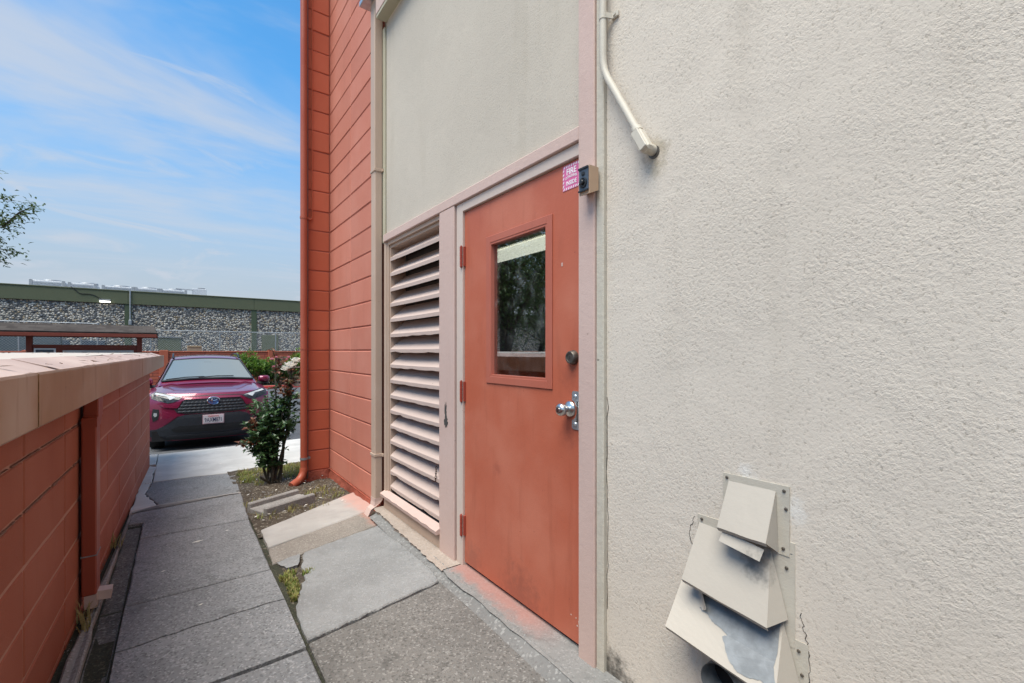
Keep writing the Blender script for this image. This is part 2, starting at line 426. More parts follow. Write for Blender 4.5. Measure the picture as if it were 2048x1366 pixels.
M['pipe_red'] = m_paint('pipe_red', (0.33, 0.075, 0.040), (0.38, 0.11, 0.065), 0.38, bumps=0.06, streak=0.3)
M['lowblock'] = m_block('low_wall_block', (0.33, 0.092, 0.048), (0.42, 0.15, 0.095))
M['lowspout'] = m_paint('low_spout_red', (0.26, 0.050, 0.026), (0.30, 0.07, 0.04), 0.4, bumps=0.06)
M['lowmortar_lit'] = m_paint('low_mortar_lit', (0.42, 0.215, 0.155), (0.48, 0.27, 0.21), 0.85, bumps=0.5)  # mortar kept pale to paint the light caught on block edges
M['greymortar'] = m_paint('cracked_mortar', (0.20, 0.10, 0.07), (0.27, 0.17, 0.13), 0.9, bumps=0.8, chips=(0.36, 0.32, 0.28))
M['gutter'] = m_paint('gutter_tan', (0.33, 0.18, 0.095), (0.46, 0.33, 0.255), 0.45, var=0.9, streak=0.75, bumps=0.05, chips=(0.16, 0.09, 0.06))
M['flash'] = m_paint('flashing_pink', (0.46, 0.335, 0.285), (0.56, 0.44, 0.39), 0.55, var=0.7, streak=0.2, bumps=0.12, chips=(0.36, 0.24, 0.18))
M['roofpale'] = m_paint('pale_roof', (0.46, 0.405, 0.355), (0.52, 0.48, 0.44), 0.85, var=0.6, chips=(0.25, 0.18, 0.13), big=5)
M['path'] = m_concrete('path_concrete', (0.25, 0.25, 0.252), (0.41, 0.405, 0.40), (0.10, 0.10, 0.101), agg=125, aggamt=0.6, stain=0.6, rnd=0.2, bumpk=0.7)
M['strip_dark'] = m_concrete('gutter_strip', (0.135, 0.128, 0.118), (0.30, 0.29, 0.27), (0.04, 0.038, 0.034), agg=130, aggamt=0.55, stain=0.6)
M['mow'] = m_concrete('edging_concrete', (0.27, 0.255, 0.24), (0.42, 0.41, 0.39), (0.13, 0.12, 0.11), agg=120, aggamt=0.4)
M['pad'] = m_concrete('pad_concrete', (0.178, 0.168, 0.156), (0.33, 0.315, 0.295), (0.075, 0.071, 0.066), agg=125, aggamt=0.55, stain=0.65, bumpk=0.7)
M['patch'] = m_concrete('patch_mortar', (0.265, 0.264, 0.26), (0.40, 0.40, 0.39), (0.19, 0.19, 0.185), agg=120, aggamt=0.3, stain=0.6, bumpk=0.7)
M['ramp'] = m_concrete('ramp_concrete', (0.26, 0.23, 0.20), (0.40, 0.37, 0.33), (0.15, 0.13, 0.115), agg=160, aggamt=0.5, tint=(1.28, 0.14, RED, 3.2, 4.4))
M['newslab'] = m_concrete('light_slab', (0.40, 0.375, 0.35), (0.46, 0.44, 0.41), (0.30, 0.28, 0.26), agg=200, aggamt=0.15, stain=0.12, tint=(1.29, 0.17, REDF, 3.3, 4.6))
M['sill'] = m_concrete('threshold_concrete', (0.25, 0.245, 0.235), (0.36, 0.35, 0.335), (0.14, 0.136, 0.13), agg=140, aggamt=0.35, stain=0.5, tint=(1.325, 0.10, (0.46, 0.165, 0.12), 1.55, 2.4))
M['sill_far'] = m_concrete('threshold_painted', (0.36, 0.30, 0.255), (0.5, 0.44, 0.38), (0.24, 0.2, 0.17), agg=120, aggamt=0.35, stain=0.5)
M['sidewalk'] = m_concrete('sidewalk_concrete', (0.54, 0.525, 0.50), (0.62, 0.605, 0.58), (0.40, 0.385, 0.365), agg=190, aggamt=0.2, stain=0.2)
M['asphalt'] = m_concrete('asphalt', (0.10, 0.105, 0.115), (0.2, 0.2, 0.205), (0.05, 0.05, 0.052), agg=90, aggamt=0.5, stain=0.3)
M['soil'] = m_concrete('soil', (0.085, 0.068, 0.052), (0.30, 0.27, 0.22), (0.035, 0.028, 0.022), agg=85, aggamt=0.6, bumpk=1.0)
M['crack'] = m_plain('dirt_dark', (0.035, 0.03, 0.025), 0.95)
M['moss'] = m_concrete('mossy_joint', (0.05, 0.05, 0.035), (0.14, 0.13, 0.09), (0.025, 0.025, 0.018), agg=150, aggamt=0.5)
M['gravel'] = m_concrete('gravel', (0.21, 0.207, 0.2), (0.36, 0.355, 0.34), (0.15, 0.145, 0.14), agg=90, aggamt=0.6, rnd=0.3)
M['steel'] = m_plain('satin_steel', (0.62, 0.62, 0.60), 0.28, 1.0, 0.15, 40, 0.05)
M['zinc'] = m_plain('zinc_plate', (0.50, 0.56, 0.60), 0.42, 0.85, 0.2, 30, 0.05)
M['bronze'] = m_plain('dark_bronze', (0.13, 0.115, 0.10), 0.45, 0.7, 0.4, 60, 0.1)
M['black'] = m_plain('black_plastic', (0.016, 0.017, 0.019), 0.45)
M['keypad'] = m_plain('keypad_plastic', (0.065, 0.085, 0.115), 0.35, 0, 0.2)
M['boxtan'] = m_paint('sensor_box_tan', (0.42, 0.285, 0.19), (0.46, 0.32, 0.22), 0.45, bumps=0.05)
M['conduit'] = m_paint('conduit_cream', (0.53, 0.485, 0.405), (0.60, 0.56, 0.49), 0.5, bumps=0.08, streak=0.3, chips=(0.30, 0.27, 0.22))
M['vent'] = m_paint('vent_cream', (0.405, 0.365, 0.312), (0.445, 0.405, 0.35), 0.6, bumps=0.08, streak=0.12, chips=(0.40, 0.36, 0.29), grain=90, spots=(((1.30, 0.615, 0.640), 0.065, (0.09, 0.09, 0.086), 0.7), ((1.30, 0.70, 0.655), 0.03, (0.2, 0.19, 0.17), 0.4)))
M['vent_dirty'] = m_paint('vent_flange', (0.47, 0.43, 0.36), (0.56, 0.53, 0.46), 0.6, bumps=0.2, streak=0.35, chips=(0.16, 0.16, 0.16))
M['galv'] = m_plain('bare_galvanised', (0.20, 0.212, 0.22), 0.55, 0.15, 0.35, 25, 0.1)
M['duct_shade'] = m_plain('duct_shade', (0.02, 0.02, 0.02), 0.9)  # near black tone painted for the shade inside the duct
M['screw'] = m_plain('screw_head', (0.14, 0.12, 0.10), 0.5, 0.6)
M['glass'] = m_glass('door_glass', (0.74, 0.78, 0.78), 0.20, 0.12)
M['sign_pink'] = m_plain('sign_pink', (0.62, 0.13, 0.30), 0.45, 0, 0.1, 20, 0)
M['sign_white'] = m_plain('sign_white', (0.80, 0.76, 0.78), 0.45, 0, 0.08, 20, 0)
M['chip'] = m_plain('bare_patch', (0.06, 0.055, 0.05), 0.8, 0, 0.5, 60)
M['white'] = m_plain('white_paint', (0.78, 0.78, 0.76), 0.5, 0, 0.1)
M['room'] = m_plain('room_wall', (0.22, 0.21, 0.18), 0.85)
M['roomdark'] = m_plain('room_dark', (0.05, 0.048, 0.042), 0.8)
M['desk'] = m_plain('desk_wood', (0.25, 0.19, 0.11), 0.5)
M['lamp'] = m_emit('tube_light', (1.0, 0.94, 0.78), 1.1)
M['ruststain'] = m_plain('rust_stain', (0.25, 0.13, 0.045), 0.8, 0, 0.6, 60)
M['rust'] = m_plain('rusty_chain', (0.07, 0.04, 0.028), 0.7, 0.5, 0.5, 60)
# ================================================================== the setting: ground, asphalt, walks
rng = random.Random(7)
def gz(y):
    return -0.03 + (min(0.0, -0.036*(y-2.5)) if y > 2.5 else 0.0)
g = MB()
ys = [-400, 2.5, 8.05, 8.3, 10.4, 600]; zs = [-0.11, -0.11, -0.32, -0.60, -0.66, -0.66]
for i in range(len(ys)-1):
    g.add([(-500, ys[i], zs[i]), (500, ys[i], zs[i]), (500, ys[i+1], zs[i+1]), (-500, ys[i+1], zs[i+1])], [(0,1,2,3)])
tag(g.build('ground', M['soil']), kind='structure')
a = MB()
def az(x, y): return -0.39 if y < 8.3 else (-0.39 - 0.135*(y-8.3)/2.1 if y < 10.4 else -0.525)
ays = [8.2, 8.8, 9.4, 10.0, 10.4, 24.0]
for i in range(len(ays)-1):
    a.add([(x, y, az(x, y)) for (x, y) in ((-60, ays[i]), (60, ays[i]), (60, ays[i+1]), (-60, ays[i+1]))], [(0,1,2,3)])
asphalt = tag(a.build('parking_lot_asphalt', M['asphalt']), kind='structure')

def rag(p, q, n, amp, r):
    """points from p towards q (q left out), edge slightly broken"""
    out = []
    d = Vector((q[0]-p[0], q[1]-p[1])); nn = Vector((-d.y, d.x)).normalized()
    for i in range(n):
        t = i/n; k = 0 if i == 0 else r.uniform(-amp, amp)
        out.append((p[0]+d.x*t+nn.x*k, p[1]+d.y*t+nn.y*k))
    return out
def slab(name, corners, mat, parent, dz=0.0, amp=0.003, seg=9, zf=None, inset=0.007, th=0.06):
    r = random.Random(hash(name) % 99 + len(corners) + int(corners[0][1]*100))
    poly = []
    for i in range(len(corners)):
        poly += rag(corners[i], corners[(i+1) % len(corners)], seg, amp, r)
    f = zf or (lambda x, y: gz(y)+dz)
    return MB().prism(poly, lambda x, y: f(x, y)-th, f, inset=inset).build(name, mat, parent)
def xr(y):      # right edge of the walkway
    return 0.452 if y < 3 else (0.452 + 0.018*(y-3)/1.1 if y < 4.1 else 0.47+0.072*(y-4.1)/1.96)
walk = tag(empty('walkway', (0, 3, 0)), kind='structure')
G = 0.010
def wl_(y): return -0.205 if y < 4.55 else -0.30
slab('slab', [(-0.205, -1.0), (0.446, -1.0), (0.446, 2.07-G), (-0.205, 2.06-G)], M['path'], walk)
crack = [(-0.205, 2.515), (-0.124, 2.517), (-0.05, 2.535), (0.0, 2.531), (0.06, 2.548), (0.147, 2.543), (0.21, 2.558), (0.30, 2.553), (0.36, 2.562), (0.446, 2.553)]
def jag(pts, dy): return [(x, y+dy) for x, y in pts]
for nm, poly in (('slab', [(-0.205, 2.06+G), (0.446, 2.07+G)] + jag(crack[::-1], -0.006)),
                 ('slab', jag(crack, 0.006) + [(0.446, 2.985-G), (-0.205, 2.975-G)])):
    MB().prism(poly, lambda x, y: gz(y)-0.06, lambda x, y: gz(y), inset=0.002).build(nm, M['path'], walk)
slab('slab', [(-0.205, 2.975+G), (0.446, 2.985+G), (xr(4.1)-G, 4.10-G), (-0.205, 4.12-G)], M['path'], walk)
slab('slab', [(-0.205, 4.12+G), (xr(4.1)-G, 4.10+G), (0.497, 5.005), (-0.10, 5.015), (-0.295, 4.875), (-0.295, 4.56), (-0.205, 4.56)], M['path'], walk)
slab('slab', [(-0.12, 5.06), (0.497, 5.045), (0.537, 6.055), (0.17, 6.13), (-0.2, 6.12), (-0.235, 5.6)], M['path'], walk)
# pale mortar ridge between the two far slabs, and the cracked pale filler beside the wall
slab('mortar_ridge', [(-0.31, 4.885), (-0.12, 5.022), (0.497, 5.010), (0.497, 5.040), (-0.12, 5.054), (-0.31, 4.955)], M['newslab'], walk, dz=0.006, amp=0.006)
slab('filler', [(-0.31, 4.965), (-0.135, 5.066), (-0.245, 5.6), (-0.212, 6.1), (-0.30, 6.1)], M['sidewalk'], walk, dz=0.003, amp=0.010)
slab('filler', [(-0.31, 6.11), (-0.205, 6.125), (-0.215, 6.6), (-0.19, 7.1), (-0.30, 7.25)], M['sidewalk'], walk, dz=0.002, amp=0.012)
# dark sunken strip and the edging kerb along the low wall
for (y0, y1) in ((-0.6, 1.75), (1.76, 2.98), (2.99, 4.5)):
    slab('gutter_strip', [(-0.302, y0), (-0.213, y0), (-0.213, y1), (-0.302, y1)], M['strip_dark'], walk, dz=-0.020, amp=0.003)
def lowx(y): return -0.459 + 0.02757*y
for (y0, y1) in ((-0.6, 1.98), (1.99, 3.3), (3.31, 4.86)):
    w = lambda y: -0.306 if y < 4.4 else -0.295
    slab('edging', [(lowx(y0)+0.030, y0), (w(y0), y0), (w(y1), y1), (lowx(y1)+0.030, y1)], M['mow'], walk, dz=0.008, amp=0.006, inset=0.007)
# pads by the door
slab('pad', [(0.462, -1.0), (1.165, -1.0), (1.166, 2.235), (0.462, 2.105)], M['pad'], walk, dz=-0.003)
pb = [(0.464, 2.135), (0.60, 2.148), (0.85, 2.20), (1.168, 2.255), (1.205, 2.7), (1.235, 3.32), (0.9, 3.215), (0.66, 3.13), (0.60, 2.93), (0.585, 2.75), (0.525, 2.60), (0.475, 2.42)]
slab('mortar_patch', pb, M['patch'], walk, dz=-0.002, amp=0.010, seg=5, inset=0.008)
slab('mortar_patch', [(0.50, 3.075), (0.63, 3.125), (0.585, 2.965), (0.53, 2.96)], M['patch'], walk, dz=-0.006, amp=0.006, seg=4)
slab('ramp', [(0.472, 3.085), (1.236, 3.35), (1.25, 3.655), (0.485, 3.325)], M['ramp'], walk, amp=0.003, zf=lambda x, y: gz(y)-0.012+0.075*(y-3.085-0.35*(x-0.472)))
slab('light_slab', [(0.486, 3.333), (1.252, 3.665), (1.335, 3.78), (1.335, 4.30), (1.24, 4.245), (0.495, 3.735)], M['newslab'], walk, amp=0.003, zf=lambda x, y: gz(y)+0.008)
# threshold along the wall (its outer edge is crumbled)
def sill(name, y0, y1, x0, x1, mat, z):
    r = random.Random(3); pts = []
    n = 40
    for i in range(n+1):
        t = i/n; pts.append((x0+(x1-x0)*t + r.uniform(-0.008, 0.008), y0+(y1-y0)*t))
    pts += [(1.50, y1), (1.50, y0)]
    return MB().prism(pts, -0.25, z, inset=0.010).build(name, mat, walk)
sill('threshold', -1.0, 2.30, 1.182, 1.214, M['sill'], -0.008)
sill('threshold', 2.306, 3.53, 1.214, 1.262, M['sill_far'], -0.008)
# crumbled mortar along the threshold edge
def crumb(y, q):
    t = (y-1.0)/2.45; xe = 1.176+0.078*t
    k = noise.noise(Vector((y*40, q*4, 0)))*0.5+noise.noise(Vector((y*110, q*9, 5)))*0.5
    prof = [(-0.055, -0.006), (-0.030, 0.001), (-0.010, 0.008), (0.006, 0.014), (0.018, 0.020), (0.030, 0.0225)]
    dx_, dz_ = prof[int(q)]
    return (xe+dx_+k*0.012, y, gz(min(y, 2.9))+dz_+k*0.0065)
cm = MB().grid(crumb, [0.6+0.0075*i for i in range(385)], [0, 1, 2, 3, 4, 5]); cm.build('crumbled_edge', M['gravel'], walk)
# sidewalk with kerb, joint at left
def swz(x, y): return gz(y)+0.004
for (x0, x1) in ((-6.0, -0.205), (-0.196, 2.4), (2.41, 5.0), (5.01, 9.0)):
    yn = 6.13 if x0 > -1 else 7.3
    cs = [(x0, yn if x0 < 0 else 6.07), (x1, 6.07 if x1 > 0 else yn), (x1, 8.18 + 0.05*(x1-0.4)*0.3), (x0, 8.18+0.05*(x0-0.4)*0.3)]
    if x0 == -0.196: cs = [(-0.196, 6.14), (0.17, 6.145), (0.545, 6.07), (2.4, 6.02), (2.4, 8.24), (-0.196, 8.13)]
    slab('sidewalk_slab', cs, M['sidewalk'], walk, zf=swz, th=0.35, amp=0.002)
# soil bed with lumps
def soil(u, v):
    r_ = noise.noise(Vector((u*7, v*7, 0.3)))*0.018 + noise.noise(Vector((u*22, v*22, 1.3)))*0.012
    return (u, v, gz(v) - 0.012 + r_ + 0.02*max(0, v-5))
sb = MB().grid(soil, [0.47+0.035*i for i in range(60)], [3.62+0.05*i for i in range(51)])
bed = tag(sb.build('soil_bed', M['soil'], smooth=True), kind='structure')
ep = MB().grid(lambda u, v: (u, v, gz(v)-0.024+noise.noise(Vector((u*30, v*30, 2)))*0.006), [0.44+0.02*i for i in range(42)], [2.0+0.02*i for i in range(75)])
tag(ep.build('packed_soil', M['soil'], smooth=True), kind='structure')
mj = MB()     # dark moss and grit filling the joints under the slabs
mj.add([(-0.44, -1, -0.052), (0.50, -1, -0.052), (0.50, 2.5, -0.052), (-0.44, 2.5, -0.052), (0.56, 6.1, -0.185), (-0.36, 6.1, -0.185)], [(0,1,2,3), (3,2,4,5)])
tag(mj.build('joint_filling', M['moss']), kind='structure')

# painted bay lines on the asphalt
def stripe(x0, y0, x1, y1, w, nm='bay_line'):
    d = Vector((x1-x0, y1-y0)).normalized(); n_ = Vector((-d.y, d.x))*w/2
    m = MB(); k = 10
    for i in range(k):
        p = [Vector((x0, y0)).lerp(Vector((x1, y1)), q) for q in (i/k, (i+1)/k)]
        m.add([(*(p[0]-n_), az(0, p[0].y)+0.005), (*(p[0]+n_), az(0, p[0].y)+0.005), (*(p[1]+n_), az(0, p[1].y)+0.005), (*(p[1]-n_), az(0, p[1].y)+0.005)], [(0,1,2,3)])
    o = m.build(nm, M['white'], asphalt); return o
for x in (-3.4, 1.93, 4.6, 7.3): stripe(x, 10.6, x, 15.2, 0.10)

# ================================================================== main building
W = 1.34
bld = tag(empty('apartment_building', (1.5, 1.5, -0.1)), 'tall cream stucco building with red block wing, louvre and red side door', 'building')
B = lambda *a, **k: MB().box(*a, **k)
TOP = 6.6
B(W, 1.50, -6.0, 1.198, -0.2, TOP).build('stucco_wall', M['stucco'], bld)
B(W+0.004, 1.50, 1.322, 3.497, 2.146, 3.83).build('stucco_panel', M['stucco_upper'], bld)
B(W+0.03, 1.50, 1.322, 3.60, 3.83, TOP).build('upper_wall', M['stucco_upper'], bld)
# roof and hidden sides close the volume
B(1.34, 6.5, -6.0, 5.13, TOP, TOP+0.15).build('roof', M['flash'], bld)
B(1.51, 6.5, -6.2, -6.0, -0.2, TOP).build('end_wall', M['stucco'], bld)
B(1.58, 6.5, 5.15, 5.33, -0.4, TOP).build('end_wall', M['block_fin'], bld)
B(6.5, 6.7, -6.0, 5.33, -0.4, TOP).build('back_wall', M['stucco'], bld)
# hairline cracks in the stucco
def hairline(pts, seed, rad=0.0011):
    r = random.Random(seed); out = []
    for (a, b) in zip(pts, pts[1:]):
        for k in range(9):
            t = k/9; out.append((W-0.0004, a[0]+(b[0]-a[0])*t+r.uniform(-.004, .004), a[1]+(b[1]-a[1])*t+r.uniform(-.003, .003)))
    MB().tube(out, [rad*r.uniform(0.5, 1.2) for _ in out], 4).build('hairline_crack', M['crack'], bld)
hairline([(0.520, 0.53), (0.505, 0.47), (0.497, 0.38), (0.488, 0.24)], 1)
hairline([(1.192, 1.05), (1.196, 0.72), (1.190, 0.50), (1.195, 0.20)], 2, 0.0016)
hairline([(0.83, 0.70), (0.845, 0.64), (0.835, 0.60)], 3)
hairline([(0.70, 0.30), (0.78, 0.22), (0.765, 0.12)], 4)
# trim boards
B(1.312, 1.345, 1.238, 1.326, -0.025, TOP, c=0.004).build('trim_post', M['pink'], bld)
B(1.322, 1.345, 1.199, 1.2375, -0.025, TOP, c=0.004).build('stucco_stop', M['strip'], bld)
B(1.316, 1.345, 1.3265, 3.50, 2.088, 2.146, c=0.004).build('header_board', M['pink'], bld)
B(1.318, 1.36, 2.362, 2.546, -0.016, 2.0875, c=0.004).build('mullion_post', M['pink'], bld)
B(1.330, 1.50, 3.468, 3.515, -0.02, 2.0875, c=0.003).build('side_post', M['tan'], bld)
B(1.330, 1.345, 3.497, 3.545, 2.089, 3.80, c=0.003).build('edge_strip', M['olive'], bld)
# small eave board up high
eb = B(1.262, 1.345, 1.326, 3.50, 3.835, 3.86, c=0.002).build('eave_underside', M['olive'], bld)
B(1.258, 1.30, 1.327, 3.503, 3.8605, 3.99, c=0.003).build('eave_board', M['pink'], bld)
zinc_hood = MB()
zinc_hood.box(1.20, 1.335, 3.50, 3.72, 4.03, 4.07, c=0.003); zinc_hood.box(1.30, 1.335, 3.505, 3.545, 3.90, 4.03)
zinc_hood.build('roof_flashing', M['zinc'], bld)

# ---- red block wing wall and pier
PITCH = 0.212; J0 = 1.235
wing = B(W+0.0055, 1.56, 3.60, 5.13, -0.4, TOP).build('block_wall', M['mortar'], bld)
def blockmesh(nm, dx, dy, dz, mat, seed, gap=0.004):
    """one block, edges rounded and a little uneven, centred on its face"""
    r = random.Random(seed); m = MB(); hy, hz_ = dy/2-gap, dz/2-gap
    c = 0.006
    n = 5
    ring = []
    for i in range(n): ring.append((-hy+2*hy*i/n, -hz_))
    for i in range(3): ring.append((hy, -hz_+2*hz_*i/3))
    for i in range(n): ring.append((hy-2*hy*i/n, hz_))
    for i in range(3): ring.append((-hy, hz_-2*hz_*i/3))
    k = len(ring)
    j = [(y+r.uniform(-.0012, .0012), z+r.uniform(-.0012, .0012)) for y, z in ring]
    vs = [(dx, y, z) for y, z in ring] + [(c, y, z) for y, z in j] + [(0, y*(1-c/hy), z*(1-c/hz_)) for y, z in j]
    fs = []
    for q in range(2):
        for i in range(k): fs.append((q*k+i, q*k+(i+1) % k, (q+1)*k+(i+1) % k, (q+1)*k+i))
    fs.append(tuple(2*k+i for i in range(k)))
    m.add(vs, fs); return m.mesh(nm, mat)
zrows = [J0-PITCH*6 + PITCH*i for i in range(0, 31)]
bm_a = [blockmesh('block', 0.05, 4.41-3.60, PITCH, M['block'], 1), blockmesh('block', 0.05, 4.41-3.60, PITCH, M['block'], 2)]
bm_b = [blockmesh('block', 0.05, 5.13-4.41, PITCH, M['block'], 3), blockmesh('block', 0.05, 5.13-4.41, PITCH, M['block'], 4)]
for i, z in enumerate(zrows):
    if z + PITCH > TOP: break
    for (meshes, y0, y1) in ((bm_a, 3.60, 4.41), (bm_b, 4.41, 5.13)):
        o = link_copy(meshes[i % 2], 'block', wing); o.location = (W + rng.uniform(-.0012, .0012), (y0+y1)/2, z+PITCH/2)
fx0, fx1 = 1.113, 1.335
pier = B(fx0+0.006, 1.58, 5.1355, 5.33, -0.4, TOP).build('block_pier', M['mortar'], bld)
def pierblock(seed):
    r = random.Random(seed); m = MB()
    m.box(fx0, fx1, 5.13, 5.325, 0.0045, PITCH-0.0045, c=0.006)
    m.v = [(x+r.uniform(-.001, .001), y+r.uniform(-.0015, .0015), z+r.uniform(-.001, .001)) for x, y, z in m.v]
    return m.mesh('block', M['block_fin'])
pm = [pierblock(11), pierblock(12), pierblock(13)]
for i, z in enumerate(zrows):
    if z + PITCH > TOP: break
    o = link_copy(pm[i % 3], 'block', pier); o.location = (0, rng.uniform(-.0015, .0015), z)
# rough painted footing under both
def rough_foot(u, v):
    k = noise.noise(Vector((u*9, v*9, 4.0)))*0.014 + noise.noise(Vector((u*31, v*31, 1.0)))*0.008
    return k
ft = MB()
ft.grid(lambda y, z: (W-0.014+rough_foot(y, z)-0.02*max(0, -0.05-z)*3, y, z), [3.52+0.03*i for i in range(55)], [-0.30, -0.22, -0.16, -0.12, -0.09, -0.065, -0.045, -0.036])
ft.grid(lambda y, z: (W-0.012+rough_foot(y, z)*0.4+z, y, -0.036), [3.52+0.03*i for i in range(55)], [0.0, 0.012, 0.03, 0.05])
ft.build('footing', M['foundation'], bld, smooth=True)
ft = MB()
ft.grid(lambda x, z: (x, 5.112+rough_foot(x, z)-0.05*max(0, -0.06-z), z), [1.06+0.02*i for i in range(16)], [-0.36, -0.26, -0.20, -0.16, -0.12, -0.085, -0.06, -0.040])
ft.grid(lambda x, q: (x, 5.112+rough_foot(x, q)*0.3+q, -0.040), [1.06+0.02*i for i in range(16)], [0.0, 0.012, 0.03])
ft.grid(lambda y, z: (1.10+rough_foot(y, z), y, z), [5.11+0.03*i for i in range(8)], [-0.36, -0.2, -0.1, -0.04])
ft.build('footing', M['foundation'], bld, smooth=True)

# ---- louvre
LY0, LY1 = 2.546, 3.466
lou = empty('louvre_vent', (W, 3.0, 0)); attach(lou, bld); 
lou.location = (0, 0, 0)
ins = MB()
ins.box(1.328, 1.345, LY0+0.001, LY0+0.02, 0.128, 2.087); ins.box(1.345, 1.50, LY0+0.001, LY0+0.012, 0.128, 2.087)
ins.build('jamb', M['pink'], lou)
ins = MB(); ins.box(1.338, 1.50, LY1-0.026, LY1+0.001, 0.128, 2.087, c=0.002); ins.box(1.350, 1.50, LY1-0.042, LY1-0.026, 0.128, 2.06)
ins.build('jamb', M['tan'], lou)
ins = MB(); ins.box(1.335, 1.50, LY0+0.02, LY1-0.026, 2.058, 2.0875, c=0.002); ins.box(1.352, 1.50, LY0+0.02, LY1-0.03, 2.035, 2.058, c=0.002)
ins.build('head', M['tan'], lou)
B(1.475, 1.50, LY0-0.1, LY1+0.05, 0.0, 2.09).build('dark_void_panel', M['roomdark'], lou)  # dark sheet standing in for the unlit void behind the slats
SP = 0.1185
for i in range(16):
    zf = 1.930 - SP*i
    r = random.Random(100+i); n = 44
    wear = 0.0 if i < 5 else (0.007 if i < 8 else 0.009)
    m = MB(); tilt = R(45); dep = 0.150; th = 0.021
    vs = []; ph = r.uniform(0, 9)
    for k in range(n+1):
        y = LY0+0.013 + (LY1-0.043-LY0-0.013)*k/n
        nz = noise.noise(Vector((y*9+ph, i*3.1, 0))); nz2 = noise.noise(Vector((y*30, i*5.7, 3)))
        w = wear*max(0, nz*1.1+0.12)+0.0010*nz2
        if wear and nz > 0.33: w += 0.008*max(0, nz2)
        xo, xi = 1.346, 1.346+dep*math.cos(tilt)*1.12
        zi = zf + dep*math.sin(tilt)
        sag = 0.0015*math.sin(k/n*math.pi)
        vs += [(xo, y, zf+w-sag), (xo, y, zf+th+0.004-sag), (xi, y, zi+th), (xi, y, zi+w*0.3)]
    fs = []
    for k in range(n):
        for q in range(4): fs.append((k*4+q, k*4+(q+1) % 4, (k+1)*4+(q+1) % 4, (k+1)*4+q))
    fs += [(0,1,2,3), tuple(n*4+q for q in (3,2,1,0))]
    m.add(vs, fs); m.build('slat', M['pink_slat'], lou)
sl2 = MB()
vs = []; n = 40
for k in range(n+1):
    y = LY0+0.001+(LY1+0.035-LY0)*k/n; j = noise.noise(Vector((y*14, 3, 0)))*0.003
    vs += [(1.296+j, y, 0.088), (1.292+j, y, 0.112+j), (1.345, y, 0.135), (1.345, y, 0.088)]
fs = []
for k in range(n):
    for q in range(4): fs.append((k*4+q, k*4+(q+1) % 4, (k+1)*4+(q+1) % 4, (k+1)*4+q))
fs += [(0,1,2,3), tuple(n*4+q for q in (3,2,1,0))]
sl2.add(vs, fs); sl2.build('window_sill', M['pink'], lou)
B(1.326, 1.50, LY0+0.001, LY1+0.001, -0.010, 0.0875, c=0.004).build('kick_board', M['tan'], lou)
# worn bare patch on the post
def blob(cy, cz, w, h, n, seed, x, mat, nm, parent, rough=0.35):
    r = random.Random(seed); pts = []
    for k in range(n):
        a_ = 2*math.pi*k/n; q = 1+r.uniform(-rough, rough*0.7)
        pts.append((cy+math.cos(a_)*w*q, cz+math.sin(a_)*h*q))
    m = MB(); m.add([(x, y, z) for y, z in pts]+[(x+0.004, y, z) for y, z in pts], [tuple(range(n))]+[(i, (i+1) % n, n+(i+1) % n, n+i) for i in range(n)])
    return m.build(nm, mat, parent)
blob(2.462, 0.85, 0.014, 0.060, 26, 5, 1.3172, M['chip'], 'bare_patch', bld, 0.5)
blob(2.458, 0.80, 0.022, 0.035, 22, 6, 1.3168, M['chip'], 'bare_patch', bld, 0.5)

# ---- door frame and door
fr = MB()
fr.box(1.330, 1.44, 2.284, 2.352, -0.014, 2.087, c=0.003)
fr.box(1.330, 1.44, 1.3265, 2.2835, 2.034, 2.087, c=0.003)
fr.build('door_frame', M['frame'], bld)
B(1.40, 1.44, 1.30, 1.345, -0.014, 2.034).build('door_stop', M['frame'], bld)
dr = empty('door', (0, 0, 0)); attach(dr, bld)
DX = 1.345
DY0, DY1, DZ0, DZ1 = 1.3275, 2.2815, 0.012, 2.030
GY0, GY1, GZ0, GZ1 = 1.552, 2.012, 1.096, 1.803
dm = MB()
dm.box(DX, DX+0.044, DY0, GY0, DZ0, DZ1); dm.box(DX, DX+0.044, GY1, DY1, DZ0, DZ1)
dm.box(DX, DX+0.044, GY0, GY1, DZ0, GZ0); dm.box(DX, DX+0.044, GY0, GY1, GZ1, DZ1)
dm.build('door_leaf', M['door'], dr)
lp = MB(); lw_ = 0.036
for (y0, y1, z0, z1) in ((GY0-lw_, GY0, GZ0-lw_, GZ1+lw_), (GY1, GY1+lw_, GZ0-lw_, GZ1+lw_), (GY0, GY1, GZ0-lw_, GZ0), (GY0, GY1, GZ1, GZ1+lw_)):
    lp.box(DX-0.006, DX-0.0005, y0, y1, z0, z1, c=0.0015)
for (y0, y1, z0, z1) in ((GY0+0.0006, GY0+0.010, GZ0+.0006, GZ1-.0006), (GY1-0.010, GY1-0.0006, GZ0+.0006, GZ1-.0006), (GY0+.010, GY1-.010, GZ0+.0006, GZ0+0.010), (GY0+.010, GY1-.010, GZ1-0.010, GZ1-.0006)):
    lp.box(DX-0.004, DX+0.022, y0, y1, z0, z1)
lp.build('window_frame', M['door_lip'], dr)
MB().box(DX+0.016, DX+0.022, GY0+0.004, GY1-0.004, GZ0+0.004, GZ1-0.004).build('window_pane', M['glass'], dr)
